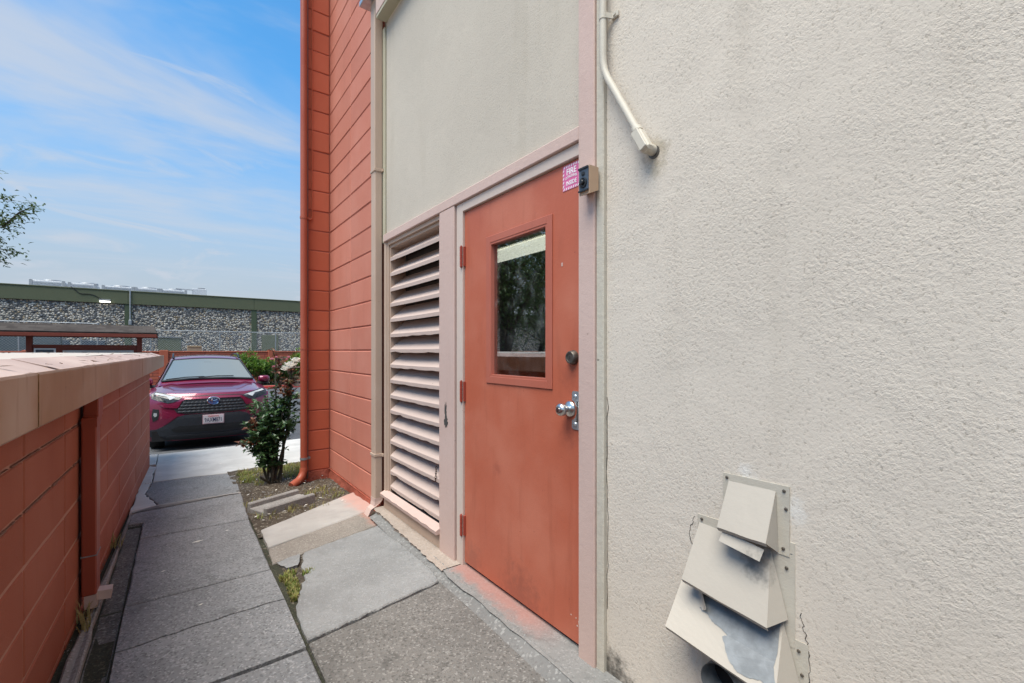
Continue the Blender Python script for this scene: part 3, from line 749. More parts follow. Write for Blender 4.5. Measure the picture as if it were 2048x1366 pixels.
for hzv in (1.775, 0.997, 0.224):
    hm = MB()
    for q in range(5): hm.tube([(1.326, 2.290, hzv-0.058+q*0.0235), (1.326, 2.290, hzv-0.058+q*0.0235+0.0215)], 0.0085, 10)
    hm.tube([(1.326, 2.290, hzv-0.064), (1.326, 2.290, hzv+0.064)], 0.005, 8)
    hm.box(1.3335, 1.3445, 2.268, 2.2805, hzv-0.056, hzv+0.056); hm.box(1.325, 1.3298, 2.292, 2.305, hzv-0.056, hzv+0.056)
    hm.build('hinge', M['hinge'], dr, smooth=30)
# knob, dead bolt, latch guard
toX = Matrix.Rotation(R(-90), 4, 'Y')
def at(x, y, z): return Matrix.Translation((x, y, z)) @ toX
kn = MB()
kn.lathe([(0.034, 0.0), (0.034, 0.004), (0.030, 0.010), (0.020, 0.013), (0.013, 0.018), (0.013, 0.030), (0.018, 0.035), (0.0255, 0.043), (0.0275, 0.052), (0.0255, 0.061), (0.019, 0.067), (0.0125, 0.069)], at(DX-0.0005, 1.405, 0.985), 24)
kn.lathe([(0.0095, 0.069), (0.0095, 0.0715), (0.006, 0.0718)], at(DX-0.0005, 1.405, 0.985), 16, mi=0)
kn.box(DX-0.0738, DX-0.0722, 1.4035, 1.4065, 0.978, 0.992, mi=1)
kn.build('door_knob', [M['steel'], M['black']], dr, smooth=40)
db = MB()
db.lathe([(0.031, 0.0), (0.031, 0.003), (0.0265, 0.022), (0.024, 0.0245), (0.0185, 0.0245), (0.0175, 0.022), (0.0165, 0.022)], at(DX-0.0005, 1.385, 1.203), 24)
db.box(DX-0.0238, DX-0.0222, 1.3835, 1.3865, 1.197, 1.209, mi=1)
db.build('deadbolt', [M['bronze'], M['black']], dr, smooth=40)
lg = MB()
py0, py1, pz0, pz1 = 1.327, 1.392, 0.902, 1.062
pts = [(py0, pz0+0.008), (py0+0.006, pz0), (py1-0.006, pz0), (py1, pz0+0.008), (py1, pz0+0.040)]
for k in range(9):
    a_ = R(-90+22.5*k); pts.append((py1+0.002-0.030*math.cos(a_) if abs(math.cos(a_)) > .01 else py1, 0.982+0.042*math.sin(a_)))
pts += [(py1, pz1-0.040), (py1, pz1-0.008), (py1-0.006, pz1), (py0+0.006, pz1), (py0, pz1-0.008)]
n = len(pts)
lg.add([(DX-0.0035, y, z) for y, z in pts]+[(DX-0.0004, y, z) for y, z in pts], [tuple(range(n))]+[(i, (i+1) % n, n+(i+1) % n, n+i) for i in range(n)])
for zz in (1.040, 0.924): lg.lathe([(0.0095, 0.0), (0.008, 0.003), (0.004, 0.005)], at(DX-0.0035, 1.372, zz), 14)
lg.build('latch_guard', M['zinc'], dr, smooth=40)
B(1.306, 1.3118, 1.3262, 1.3292, 0.94, 1.025).build('strike_edge', M['bronze'], bld)
# bare flecks low on the door, small worn mark
for (y, z, w, h, s) in ((1.352, 0.10, 0.006, 0.012, 21), (1.343, 0.075, 0.004, 0.020, 22), (1.362, 0.085, 0.004, 0.004, 23), (1.337, 0.055, 0.004, 0.006, 24), (1.40, 0.115, 0.0025, 0.003, 25), (1.370, 0.115, 0.003, 0.003, 26)):
    blob(y, z, w, h, 12, s, DX-0.0008, M['frame'], 'paint_fleck', dr, 0.6)
B(DX-0.001, DX, 1.452, 1.460, 1.597, 1.612).build('label_scrap', M['pink'], dr)
# sign: FIRE EXTINGUISHER INSIDE
sg = tag(empty('fire_sign', (DX, 1.397, 1.93)), 'small pink and white fire extinguisher sticker at the door top corner', 'sign')
SY0, SY1, SZ0, SZ1 = 1.344, 1.450, 1.916, 2.022
B(DX-0.0016, DX-0.0002, SY0, SY1, SZ0, SZ1).build('sticker', M['sign_pink'], sg)
wp = MB()
def par(y, z, w, h, sk):   # slanted bar on the sticker, y grows to the left in the picture
    wp.add([(DX-0.0022, y, z), (DX-0.0022, y-w, z), (DX-0.0022, y-w-sk, z+h), (DX-0.0022, y-sk, z+h)], [(0,1,2,3)])
for i in range(7):
    par(SY1-0.006-i*0.0142, SZ1-0.0115, 0.006, 0.010, 0.005); par(SY1-0.004-i*0.0142, SZ0+0.0012, 0.006, 0.010, 0.005)
for i in range(5):
    for yy in (SY1-0.0015, SY0+0.0095):
        wp.add([(DX-0.0022, yy, SZ0+0.013+i*0.0165), (DX-0.0022, yy, SZ0+0.020+i*0.0165), (DX-0.0022, yy-0.008, SZ0+0.027+i*0.0165), (DX-0.0022, yy-0.008, SZ0+0.020+i*0.0165)], [(0,1,2,3)])
wp.build('border_stripes', M['sign_white'], sg)
def put_text(body, size, loc, rot, mat, parent, sx=1.0, bold=0.0, ext=0.0003, bend=None, raw=False, nm='lettering'):
    me = text_mesh(body, size, ext, bold)
    Mx = Matrix.Translation(loc) @ rot @ Matrix.Diagonal((sx, 1, 1, 1))
    if bend:
        for v in me.vertices: v.co.y += bend*(1-(v.co.x*sx/0.045)**2)
    me.transform(Mx); me.materials.clear(); me.materials.append(mat)
    o = bpy.data.objects.new(nm, me); COL.objects.link(o); attach(o, parent, raw); return o
# letters face -X: local x -> -Y, local y -> +Z, local z -> -X
faceX = Matrix(((0,0,-1,0),(-1,0,0,0),(0,1,0,0),(0,0,0,1)))
yc = (SY0+SY1)/2
put_text('FIRE', 0.036, (DX-0.0024, yc, SZ0+0.075), faceX, M['sign_white'], sg, 0.92, 0.0007)
put_text('EXTINGUISHER', 0.0155, (DX-0.0024, yc, SZ0+0.0455), faceX, M['sign_white'], sg, 0.66, 0.0002, bend=0.009)
put_text('INSIDE', 0.025, (DX-0.0024, yc, SZ0+0.027), faceX, M['sign_white'], sg, 0.86, 0.0005)

# ---- room behind the glass
rm = MB()
rm.box(1.50, 4.2, 5.0, 5.1, 0.0, 2.5); rm.box(4.1, 4.2, 0.6, 5.0, 0.0, 2.5); rm.box(1.50, 4.2, 0.5, 0.6, 0, 2.5)
rm.box(1.50, 4.2, 0.6, 5.0, 2.46, 2.5); rm.box(1.50, 4.2, 0.6, 5.0, -0.05, 0.0)
rm.build('room', M['room'], bld)
B(1.60, 1.64, 2.46, 3.6, 0.0, 2.45).build('partition', M['roomdark'], bld)
lf = tag(empty('tube_lamp', (2.35, 2.6, 2.1)), 'lit fluorescent tube fixture inside, seen at top of door window', 'lamp')
B(2.05, 2.25, 1.7, 3.3, 2.041, 2.12).build('housing', M['white'], lf)
B(2.07, 2.23, 1.72, 3.28, 1.985, 2.0405, c=0.01).build('diffuser', M['lamp'], lf)
dk = tag(empty('work_counter', (2.9, 3.0, 0)), 'wooden counter inside behind the lower door window', 'counter')
B(2.4, 3.2, 2.2, 4.8, 0.92, 0.96, c=0.004).build('counter_top', M['desk'], dk); B(2.5, 3.15, 2.3, 4.7, 0.0, 0.918).build('cabinet', M['roomdark'], dk)
mn = tag(empty('monitor', (2.6, 3.1, 0.96)), 'dark screen standing on the counter inside', 'monitor')
B(2.58, 2.61, 2.9, 3.4, 1.02, 1.30, c=0.004).build('screen', M['black'], mn); B(2.56, 2.7, 3.1, 3.2, 0.962, 1.02).build('stand', M['black'], mn)
# ================================================================== things fixed to the walls
# tan downspout in the corner
ds = tag(empty('tan_downspout', (1.31, 3.6, 0)), 'tan square downspout between the louvre and red block wall', 'downspout')
sp = MB()
sx0, sx1, sy0, sy1 = 1.268, 1.331, 3.548, 3.635
sp.box(sx0, sx1, sy0, sy1, 0.035, 2.69, c=0.006); sp.box(sx0-0.003, sx1+0.002, sy0-0.003, sy1+0.003, 2.66, 4.03, c=0.006)
sp.build('pipe', M['tan'], ds, smooth=20)
e_ = MB()
cx_, cy_ = (sx0+sx1)/2, (sy0+sy1)/2
path = [(cx_, cy_, 0.06), (cx_, cy_, 0.035), (cx_-0.012, cy_-0.004, 0.006), (cx_-0.04, cy_-0.012, -0.02), (cx_-0.085, cy_-0.024, -0.043)]
dirs = []
for i, p in enumerate(path):
    ang = [0, 12, 32, 52, 62][i]
    dirs.append(((math.cos(R(ang)), 0, math.sin(R(ang))), (0.0, 1, 0)))
e_.rect_tube(path, dirs, 0.033, 0.045); e_.build('elbow', M['pink'], ds)
for zz in (0.39, 2.66):
    s_ = MB(); s_.box(sx0-0.006, sx1+0.004, sy0-0.006, sy1+0.006, zz, zz+0.022, c=0.002); s_.box(sx1-0.01, sx1+0.006, sy0-0.030, sy0-0.006, zz, zz+0.02); s_.build('strap', M['tan'], ds)
# red round downspout on the pier corner
rp = tag(empty('red_downspout', (1.06, 5.08, -0.1)), 'orange red downspout on the corner of the block pier', 'downspout')
rx, ry, rr = 1.066, 5.075, 0.034
def fluted(pts, r):
    m = MB(); m.tube(pts, r, 20); return m
fluted([(rx, ry, 0.0), (rx, ry, 1.2), (rx, ry, 2.62), (rx, ry, 6.6)], rr).build('pipe', M['pipe_red'], rp, smooth=40)
el_ = MB(); pts = []
for k in range(8):
    a_ = R(k*78/7); q = 0.13
    pts.append((rx - (q-q*math.cos(a_))*0.85, ry-(q-q*math.cos(a_))*0.55, 0.02 - q*math.sin(a_)))
rad = [rr+0.002+(0.003 if k % 2 else 0) for k in range(8)]
last = Vector(pts[-1]); dv = (Vector(pts[-1])-Vector(pts[-2])).normalized()
pts.append(tuple(last+dv*0.06)); rad.append(rr+0.002)
el_.tube(pts, rad, 18); el_.build('elbow', M['pipe_red'], rp, smooth=30)
for zz, mt in ((2.60, M['pipe_red']), (0.105, M['galv'])):
    s_ = MB(); s_.tube([(rx, ry, zz), (rx, ry, zz+0.022)], rr+0.004, 20); s_.box(rx+0.02, rx+0.062, ry-0.004, ry+0.054, zz, zz+0.02); s_.build('strap', mt, rp, smooth=30)
s_ = MB(); s_.tube([(rx, ry, 1.245), (rx, ry, 1.262)], rr+0.003, 20); s_.build('joint_collar', M['pipe_red'], rp, smooth=30)
dark = MB().box(1.103, 1.1118, 5.085, 5.134, -0.10, 6.6).build('backing_strip', M['bronze'], rp)
# thin painted cable conduit on the pier
tc_ = MB(); tc_.tube([(1.158, 5.122, 6.5), (1.158, 5.122, 2.64), (1.155, 5.122, 2.625), (1.145, 5.122, 2.618), (1.118, 5.122, 2.618)], 0.0065, 8)
tag(tc_.build('thin_cable', M['block_fin'], smooth=40), 'thin red painted cable running down the upper block pier', 'cable')
# cream conduit with box end on the stucco
cd = tag(empty('conduit', (1.32, 1.1, 1.93)), 'cream painted conduit bending to a junction fitting on stucco wall', 'conduit')
cz = 1.306
c_pts = [(cz, 1.186, 6.5), (cz, 1.186, 2.36), (cz, 1.185, 2.325), (cz, 1.178, 2.29), (cz, 1.164, 2.257), (cz, 1.03, 2.010)]
MB().tube(c_pts, 0.0135, 14).build('pipe', M['conduit'], cd, smooth=50)
dvec = (Vector((cz, 1.03, 2.010))-Vector((cz, 1.164, 2.257))).normalized()
p0 = Vector((cz, 1.03, 2.010))
cl = MB(); cl.tube([p0-dvec*0.005, p0+dvec*0.012], 0.019, 16); cl.build('collar', M['conduit'], cd, smooth=40)
lb = MB()
Mx = Matrix.Translation(p0+dvec*0.058) @ Matrix(((1,0,0,0),(0, dvec.z, dvec.y, 0),(0, -dvec.y, dvec.z, 0),(0,0,0,1)))
lb.box(-0.020, 0.020, -0.0185, 0.0185, -0.048, 0.048, c=0.009, M=Mx)
lb.box(-0.027, -0.0205, -0.0165, 0.0165, -0.044, 0.044, c=0.004, M=Mx)
lb.tube([p0+dvec*0.088+Vector((0.0, 0, 0)), p0+dvec*0.092+Vector((0.036, 0, 0))], 0.019, 14)
lb.build('junction_fitting', M['conduit'], cd, smooth=35)
st_ = MB(); st_.tube([(cz, 1.186, 2.488), (cz, 1.186, 2.512)], 0.0155, 14); st_.box(1.330, 1.339, 1.135, 1.166, 2.488, 2.512, c=0.002); st_.add([(1.296, 1.174, 2.489), (1.296, 1.174, 2.511), (1.331, 1.163, 2.511), (1.331, 1.163, 2.489), (1.312, 1.1725, 2.489), (1.312, 1.1725, 2.511), (1.336, 1.158, 2.511), (1.336, 1.158, 2.489)], [(0,1,2,3), (4,7,6,5), (0,4,5,1), (1,5,6,2), (2,6,7,3), (3,7,4,0)]); st_.tube([(1.330, 1.150, 2.50), (1.325, 1.150, 2.50)], 0.006, 10)
st_.build('strap', M['conduit'], cd, smooth=30)
MB().tube([(1.345, 0.981, 1.922), (1.338, 0.981, 1.922)], 0.0225, 18).build('wall_hole', M['bronze'], cd)
# keypad box on the trim post
kb = tag(empty('keypad_box', (1.30, 1.24, 1.83)), 'small tan box with dark keypad face on the pink post', 'keypad')
ky0, ky1, kz0, kz1, kx = 1.214, 1.268, 1.838, 1.938, 1.262
bx = MB()
bx.add([(1.3115, ky0, kz0+0.012), (1.3115, ky1+0.01, kz0+0.012), (1.3115, ky1+0.01, kz1), (1.3115, ky0, kz1), (kx, ky0, kz0-0.008), (kx, ky1, kz0-0.008), (kx, ky1, kz1), (kx, ky0, kz1)],
       [(0,1,2,3), (4,7,6,5), (0,4,5,1), (1,5,6,2), (2,6,7,3), (3,7,4,0)])
bx.build('housing', M['boxtan'], kb)
fp = MB(); fp.box(kx-0.004, kx-0.0003, ky0+0.003, ky1-0.001, kz0+0.006, kz1-0.004, c=0.001)
fp.build('face', M['keypad'], kb)
rm_ = MB(); rm_.box(kx-0.008, kx-0.0045, ky0+0.002, ky1, kz1-0.010, kz1-0.003); rm_.box(kx-0.008, kx-0.0045, ky0+0.002, ky1, kz0+0.004, kz0+0.010)
rm_.lathe([(0.020, 0.0), (0.020, 0.004), (0.016, 0.005), (0.016, 0.002), (0.009, 0.002), (0.009, 0.012), (0.007, 0.014)], at(kx-0.0042, 1.243, 1.876), 20)
rm_.box(kx-0.009, kx-0.0045, 1.236, 1.250, 1.905, 1.917, c=0.001)
rm_.build('dial', M['black'], kb, smooth=35)

# ---- three cream vent hoods stacked on the stucco
def hood(root, tl, tr, bl, br, back_l, back_r, th=0.0012, mat=None):
    """folded sheet: sloping top, two cheeks; corners are 3-D points"""
    m = MB()
    tl, tr, bl, br, kl, kr = map(Vector, (tl, tr, bl, br, back_l, back_r))
    nx = 8
    def top(u, v): 
        p = tl.lerp(tr, u).lerp(bl.lerp(br, u), v)
        return p + Vector((-0.0022*math.sin(math.pi*u)*v, 0, 0.0016*noise.noise(Vector((u*3, v*3, bl.z*9)))))
    us = [i/nx for i in range(nx+1)]
    m.grid(top, us, us)
    m.add([tl, bl, kl], [(0,1,2)]); m.add([tr, br, kr], [(0,1,2)])
    # turned-under front lip
    lip = Vector((0.006, 0, -0.010))
    m.add([bl, br, br+lip, bl+lip], [(0,1,2,3)])
    o = m.build('hood', mat or M['vent'], root, fixn=False)
    md = o.modifiers.new('sheet', 'SOLIDIFY'); md.thickness = th; md.offset = 0
    return o
def flange(root, y0, y1, z0, z1, mat, x=1.337, skew=0.0):
    m = MB(); m.prism([(y0, z0), (y1, z0+skew), (y1, z1), (y0, z1-skew)], 0, 0.0035, M=Matrix(((0,0,-1,x+0.002),(1,0,0,0),(0,1,0,0),(0,0,0,1))))
    return m.build('flange', mat, root)
def screws(root, pts, x=1.3345):
    for y, z in pts:
        m = MB(); m.lathe([(0.0048, 0), (0.004, 0.002), (0.002, 0.003)], at(x, y, z), 12); m.build('screw', M['screw'], root, smooth=40)
v1 = tag(empty('vent_hood', (1.33, 0.63, 0.68)), 'small cream vent hood, topmost of the three on the stucco', 'vent', 'vent hoods on the stucco wall')
flange(v1, 0.545, 0.730, 0.672, 0.862, M['vent_dirty'])
hood(v1, (1.333, 0.711, 0.842), (1.333, 0.579, 0.842), (1.270, 0.713, 0.716), (1.270, 0.577, 0.714), (1.334, 0.705, 0.690), (1.334, 0.573, 0.675))
fl = MB(); fl.box(-0.0008, 0.0008, -0.058, 0.058, -0.034, 0.0, M=Matrix.Translation((1.283, 0.644, 0.700)) @ Matrix.Rotation(R(9), 4, 'X') @ Matrix.Rotation(R(28), 4, 'Y'))
fl.build('flap', M['vent'], v1)
screws(v1, [(0.718, 0.850), (0.558, 0.848), (0.553, 0.800), (0.560, 0.690)])
v2 = tag(empty('vent_hood', (1.33, 0.7, 0.5)), 'wide cream vent hood, the middle of the three, sooty on top', 'vent', 'vent hoods on the stucco wall')
flange(v2, 0.532, 0.815, 0.430, 0.712, M['vent_dirty'], x=1.3392, skew=0.0)
hood(v2, (1.334, 0.806, 0.688), (1.334, 0.592, 0.676), (1.250, 0.815, 0.530), (1.258, 0.568, 0.497), (1.334, 0.822, 0.515), (1.334, 0.548, 0.502))
screws(v2, [(0.800, 0.700), (0.552, 0.640)], 1.3355)
soot_ = MB(); r = random.Random(4)
v3 = tag(empty('vent_hood', (1.33, 0.7, 0.3)), 'cream vent hood with peeled paint showing grey metal, lowest of three', 'vent', 'vent hoods on the stucco wall')
flange(v3, 0.500, 0.80, 0.20, 0.455, M['vent_dirty'], x=1.3402)
A3 = dict(tl=(1.334, 0.862, 0.500), tr=(1.334, 0.560, 0.490), bl=(1.205, 0.842, 0.388), br=(1.226, 0.534, 0.338))
hood(v3, A3['tl'], A3['tr'], A3['bl'], A3['br'], (1.334, 0.862, 0.350), (1.334, 0.520, 0.345))
# bare metal where the paint film has come off
gm = MB(); r = random.Random(8)
tl, tr, bl, br = (Vector(A3[k]) for k in ('tl', 'tr', 'bl', 'br'))
nrm = (tr-tl).cross(bl-tl).normalized()
if nrm.x > 0: nrm = -nrm
def on3(u, v): return tl.lerp(tr, u).lerp(bl.lerp(br, u), v) + Vector((-0.0022*math.sin(math.pi*u)*v, 0, 0.0016*noise.noise(Vector((u*3, v*3, 0.388*9)))))+ nrm*0.0022
pl = [(0.16, 0.02), (0.98, 0.02), (0.99, 0.35), (0.97, 0.62), (0.985, 0.80), (0.93, 0.885), (0.88, 0.87), (0.80, 0.93), (0.70, 0.955), (0.63, 0.90), (0.585, 0.82), (0.55, 0.70), (0.52, 0.62), (0.56, 0.575), (0.47, 0.52), (0.40, 0.50), (0.34, 0.43), (0.29, 0.45), (0.26, 0.40), (0.30, 0.34), (0.26, 0.22)]
fine = []
for i in range(len(pl)):
    a_, b_ = pl[i], pl[(i+1) % len(pl)]
    for k in range(4): fine.append((a_[0]+(b_[0]-a_[0])*k/4+r.uniform(-.006, .006), min(0.99, max(0.02, a_[1]+(b_[1]-a_[1])*k/4+r.uniform(-.006, .006)))))
gm.add([on3(u, v) for u, v in fine], [tuple(range(len(fine)))])
gmo = gm.build('bare_metal', M['galv'], v3); bmx = bmesh.new(); bmx.from_mesh(gmo.data); bmesh.ops.triangulate(bmx, faces=bmx.faces); bmx.to_mesh(gmo.data); bmx.free()
cu_ = MB(); cu_.grid(lambda u, v: on3(0.16+0.13*v+0.03*u, 0.06+0.36*v) + nrm*(0.002+0.022*u*u) + Vector((0, -0.012*u, 0)), [i/5 for i in range(6)], [i/6 for i in range(7)])
co_ = cu_.build('paint_curl', M['vent'], v3, fixn=False); md = co_.modifiers.new('sheet', 'SOLIDIFY'); md.thickness = 0.0006
MB().tube([(1.335, 0.70, 0.27), (1.255, 0.70, 0.27)], [0.055, 0.055], 24, cap=False).build('duct_end', M['galv'], v3, smooth=40)
MB().tube([(1.335, 0.70, 0.27), (1.33, 0.70, 0.27)], 0.054, 24).build('duct_shadow', M['duct_shade'], v3)  # black disc put in as the shade at the duct's inner end
screws(v3, [(0.522, 0.43), (0.514, 0.37), (0.516, 0.30)], 1.3355)
# short rusty chain hooked in the louvre
ch = MB()
for k in range(6):
    c_ = Vector((1.334+0.002*k, 2.618+0.006*k, 0.485-0.0165*k)); pts = []
    for q in range(13):
        a_ = 2*math.pi*q/12; d_ = Vector((0, math.cos(a_)*0.006, math.sin(a_)*0.011)) if k % 2 else Vector((math.cos(a_)*0.006, 0, math.sin(a_)*0.011))
        pts.append(c_+d_)
    ch.tube(pts, 0.0017, 5, cap=False)
tag(ch.build('chain', M['rust'], smooth=60), 'short rusty chain hanging from a lower louvre slat', 'chain')

# ================================================================== low red block outbuilding on the left
LANG = -math.atan(0.02757)
low = tag(empty('low_outbuilding', (-0.459, 0, -0.1), LANG), 'low red block outbuilding with pale flat roof and wide tan gutter', 'outbuilding')
L = lambda *a, **k: MB().box(*a, **k)
ZO = 0.1     # the root stands 0.1 m below zero, local z = world z + ZO
core = MB(); core.box(-3.6, -0.0045, -4.0, 7.20, -0.2+ZO, 1.10+ZO)
core = core.build('block_wall', M['lowmortar_lit'], low, raw=True)
rows = [-0.215, -0.032, 0.151, 0.334, 0.517, 0.700, 0.876, 1.06]
def lowblock(dy, dz, seed, gap=0.0032):
    return blockmesh('block', -0.05, dy, dz, M['lowblock'], seed, gap)
cache = {}
def put_low(y0, y1, z0, z1, s):
    key = (round(y1-y0, 3), round(z1-z0, 3), s % 3)
    if key not in cache:
        me = blockmesh('block', -0.05, y1-y0, z1-z0, M['lowblock'], 40+len(cache), 0.0055)
        for v in me.vertices: v.co.x = v.co.x if v.co.x < -0.04 else -v.co.x   # face looks to +x
        cache[key] = me
    o = bpy.data.objects.new('block', cache[key]); COL.objects.link(o); attach(o, core, True)
    o.location = (rng.uniform(-.0012, .0008), (y0+y1)/2, (z0+z1)/2+ZO)
for i in range(len(rows)-1):
    js = [-4.0 + 0.575*k for k in range(7)] + [0.44, 0.99, 1.57, 2.146, 2.718]
    js = [q for q in js if q < 0.1] + [0.44, 0.99, 1.57, 2.146, 2.718]
    js += [3.3] + ([4.44, 5.59, 6.75] if i in (5, 6, 2, 1) else [3.876, 4.995, 6.15]) + [7.20]
    for k in range(len(js)-1): put_low(js[k], js[k+1], rows[i], rows[i+1], i+k)
# end wall blocks seen past the corner
eb_ = MB()
for i in range(len(rows)-1): eb_.box(-0.60, -0.004, 7.195, 7.215, rows[i]+0.003+ZO, rows[i+1]-0.003+ZO, c=0.004)
eb_.build('end_blocks', M['lowblock'], low, raw=True)
# cracked grey joints high on the near half
cj = MB(); r = random.Random(17)
for zz in (0.876, 0.700):
    y = 0.6
    while y < 2.95:
        d_ = r.uniform(0.02, 0.07); h_ = r.uniform(0.001, 0.0035)
        cj.box(-0.006, 0.0018, y, y+d_, zz-h_+ZO+r.uniform(-.002, .002), zz+h_+ZO)
        y += d_*(1.0 if r.random() < 0.8 else 1.5)
tag(cj.build('cracked_joint', M['greymortar'], low, raw=True), kind='stuff')
# gutter, flashing, roof
gt = MB()
prof = [(-0.02, 1.02), (0.095, 1.013), (0.102, 1.02), (0.102, 1.163), (0.099, 1.170), (0.094, 1.170), (0.094, 1.03), (-0.02, 1.03)]
def extr(m, prof, y0, y1, mi=0):
    n = len(prof); m.add([(x, y0, z+ZO) for x, z in prof]+[(x, y1, z+ZO) for x, z in prof], [(i, (i+1) % n, n+(i+1) % n, n+i) for i in range(n)]+[tuple(range(n)), tuple(range(2*n-1, n-1, -1))], mi)
seams = [-3.0, 1.80, 4.85, 8.0]
for k in range(3):
    m = MB(); 
    d_ = 0.001*k
    extr(m, [(x+(d_ if x > 0 else 0), z) for x, z in prof], seams[k]+(0.003 if k else 0), seams[k+1]); m.build('gutter', M['gutter'], low, raw=True)
sm = MB(); sm.box(0.1026, 0.1036, 1.7985, 1.8045, 1.02+ZO, 1.166+ZO); sm.build('seam', M['ruststain'], low, raw=True)
MB().box(-0.02, 0.099, 8.0005, 8.004, 1.016+ZO, 1.168+ZO).build('gutter_end', M['gutter'], low, raw=True)
fl_y = [-2.0, 0.2, 1.05, 2.22, 3.1, 4.0, 4.9, 5.7, 6.4, 7.2, 8.0]
for k in range(len(fl_y)-1):
    r = random.Random(60+k); m = MB(); lift = 0.003*(k % 2)+r.uniform(0, .003)
    y0, y1 = fl_y[k]-0.05, fl_y[k+1]
    def fs_(u, v):
        y = y0+(y1-y0)*u; wv = 0.003*math.sin(u*9+k)+0.0015*math.sin(u*31)
        x = -0.035+0.118*v
        return (x, y, 1.199-0.038*v+lift+wv*v+ZO)
    m.grid(fs_, [i/12 for i in range(13)], [0, .35, .7, 1.0])
    o = m.build('flashing', M['flash'], low, fixn=False, raw=True); md = o.modifiers.new('sheet', 'SOLIDIFY'); md.thickness = 0.002
rf = MB()
rf.grid(lambda x, y: (x, y, 1.203+0.003*noise.noise(Vector((x*3, y*2, 0)))+0.012*max(0, min(1, (-0.03-x)/2.5))+ZO), [-3.7+0.12*i for i in range(30)]+[-0.14, -0.03], [-3+0.3*i for i in range(38)])
rf.build('roof', M['roofpale'], low, raw=True, smooth=True)
MB().box(-3.7, -0.02, -3.0, 8.0, 1.10+ZO, 1.17+ZO).build('roof_deck', M['gutter'], low, raw=True)
# fallen leaves and grit on the roof edge
lv = MB(); r = random.Random(31)
for k in range(120):
    y = r.uniform(1.0, 7.9); x = -0.05+0.13*r.random() if r.random() < 0.4 else -0.2-1.4*r.random()
    z = 1.208+ZO - (0.038*max(0, (x+0.035)/0.118)) + (0.012*max(0, min(1, (-0.15-x)/2.5)))+0.006
    s_ = r.uniform(0.008, 0.026); a_ = r.uniform(0, 6.28); c_, q_ = math.cos(a_)*s_, math.sin(a_)*s_
    lv.add([(x-c_, y-q_, z), (x+q_*0.4, y-c_*0.4, z+0.004*r.random()), (x+c_, y+q_, z+0.010*r.random()), (x-q_*0.4, y+c_*0.4, z+0.003)], [(0,1,2), (0,2,3)])
lvo = lv.build('leaf_litter', m_leaf('dead_leaf', (0.10, 0.055, 0.03), (0.16, 0.10, 0.055), (0.05, 0.03, 0.02), 0.8)); 
lvo.location = (-0.459, 0, -0.1); lvo.rotation_euler = (0, 0, LANG)
tag(lvo, 'scattered brown dead leaves on the pale low roof', 'leaves', kind='stuff')
# downspout of the low gutter
ld = tag(empty('low_downspout', (-0.36, 3.0, 0), 0), 'dark red rectangular downspout under the low gutter', 'downspout')
def lw(x, y, z):
    c_, s_ = math.cos(LANG), math.sin(LANG); return (-0.459+x*c_-y*s_, x*s_+y*c_, z)
def lbox(m, x0, x1, y0, y1, z0, z1, c=0.0):
    Mx = Matrix.Translation((-0.459, 0, 0)) @ Matrix.Rotation(LANG, 4, 'Z'); m.box(x0, x1, y0, y1, z0, z1, c=c, M=Mx)
m = MB(); lbox(m, 0.010, 0.066, 2.985, 3.092, 0.045, 0.905, 0.005); m.build('pipe', M['lowspout'], ld, smooth=20)
m = MB(); lbox(m, 0.013, 0.0685, 3.02, 3.165, 0.90, 1.012, 0.004)
m.add([lw(0.012, 2.985, 0.905), lw(0.068, 2.985, 0.905), lw(0.068, 3.165, 0.93), lw(0.012, 3.165, 0.93), lw(0.012, 2.985, 0.86), lw(0.068, 2.985, 0.86), lw(0.068, 3.092, 0.86), lw(0.012, 3.092, 0.86)], [(0,1,2,3), (0,4,5,1), (1,5,6,2), (2,6,7,3), (3,7,4,0)])
m.build('offset_head', M['lowspout'], ld)
m = MB(); lbox(m, 0.008, 0.068, 2.982, 3.095, 0.235, 0.240); m.build('joint_band', M['galv'], ld)
m = MB(); lbox(m, 0.02, 0.066, 2.99, 3.087, -0.02, 0.045)
p0_, p1_ = Vector(lw(0.05, 3.04, 0.03)), Vector(lw(0.115, 3.06, 0.016))
m.rect_tube([p0_, p1_], [((0, 1, 0), (0, 0, 1)), ((0, 1, 0), (0.1, 0, 1))], 0.030, 0.022); m.build('shoe', M['flash'], ld)
# ================================================================== by the bed: splash block, plants, weeds, gravel
sbk = MB()
def spl(x0, x1, y0, y1, z0, z1): sbk.box(x0, x1, y0, y1, z0, z1, c=0.006)
sbk_root = tag(empty('splash_block', (0.73, 4.3, -0.1)), 'grey concrete splash block trough lying in the planting bed', 'splash block')
m = MB(); Mx = Matrix.Translation((0.735, 4.315, 0)) @ Matrix.Rotation(R(23), 4, 'Z')
m.box(-0.225, 0.225, -0.115, 0.115, -0.13, -0.070, c=0.006, M=Mx); m.build('trough_floor', M['mow'], sbk_root)
for s in (-1, 1):
    m = MB(); m.box(-0.225, 0.225, s*0.1145-0.022, s*0.1145+0.022, -0.13, -0.032, c=0.008, M=Mx); m.build('trough_side', M['mow'], sbk_root)

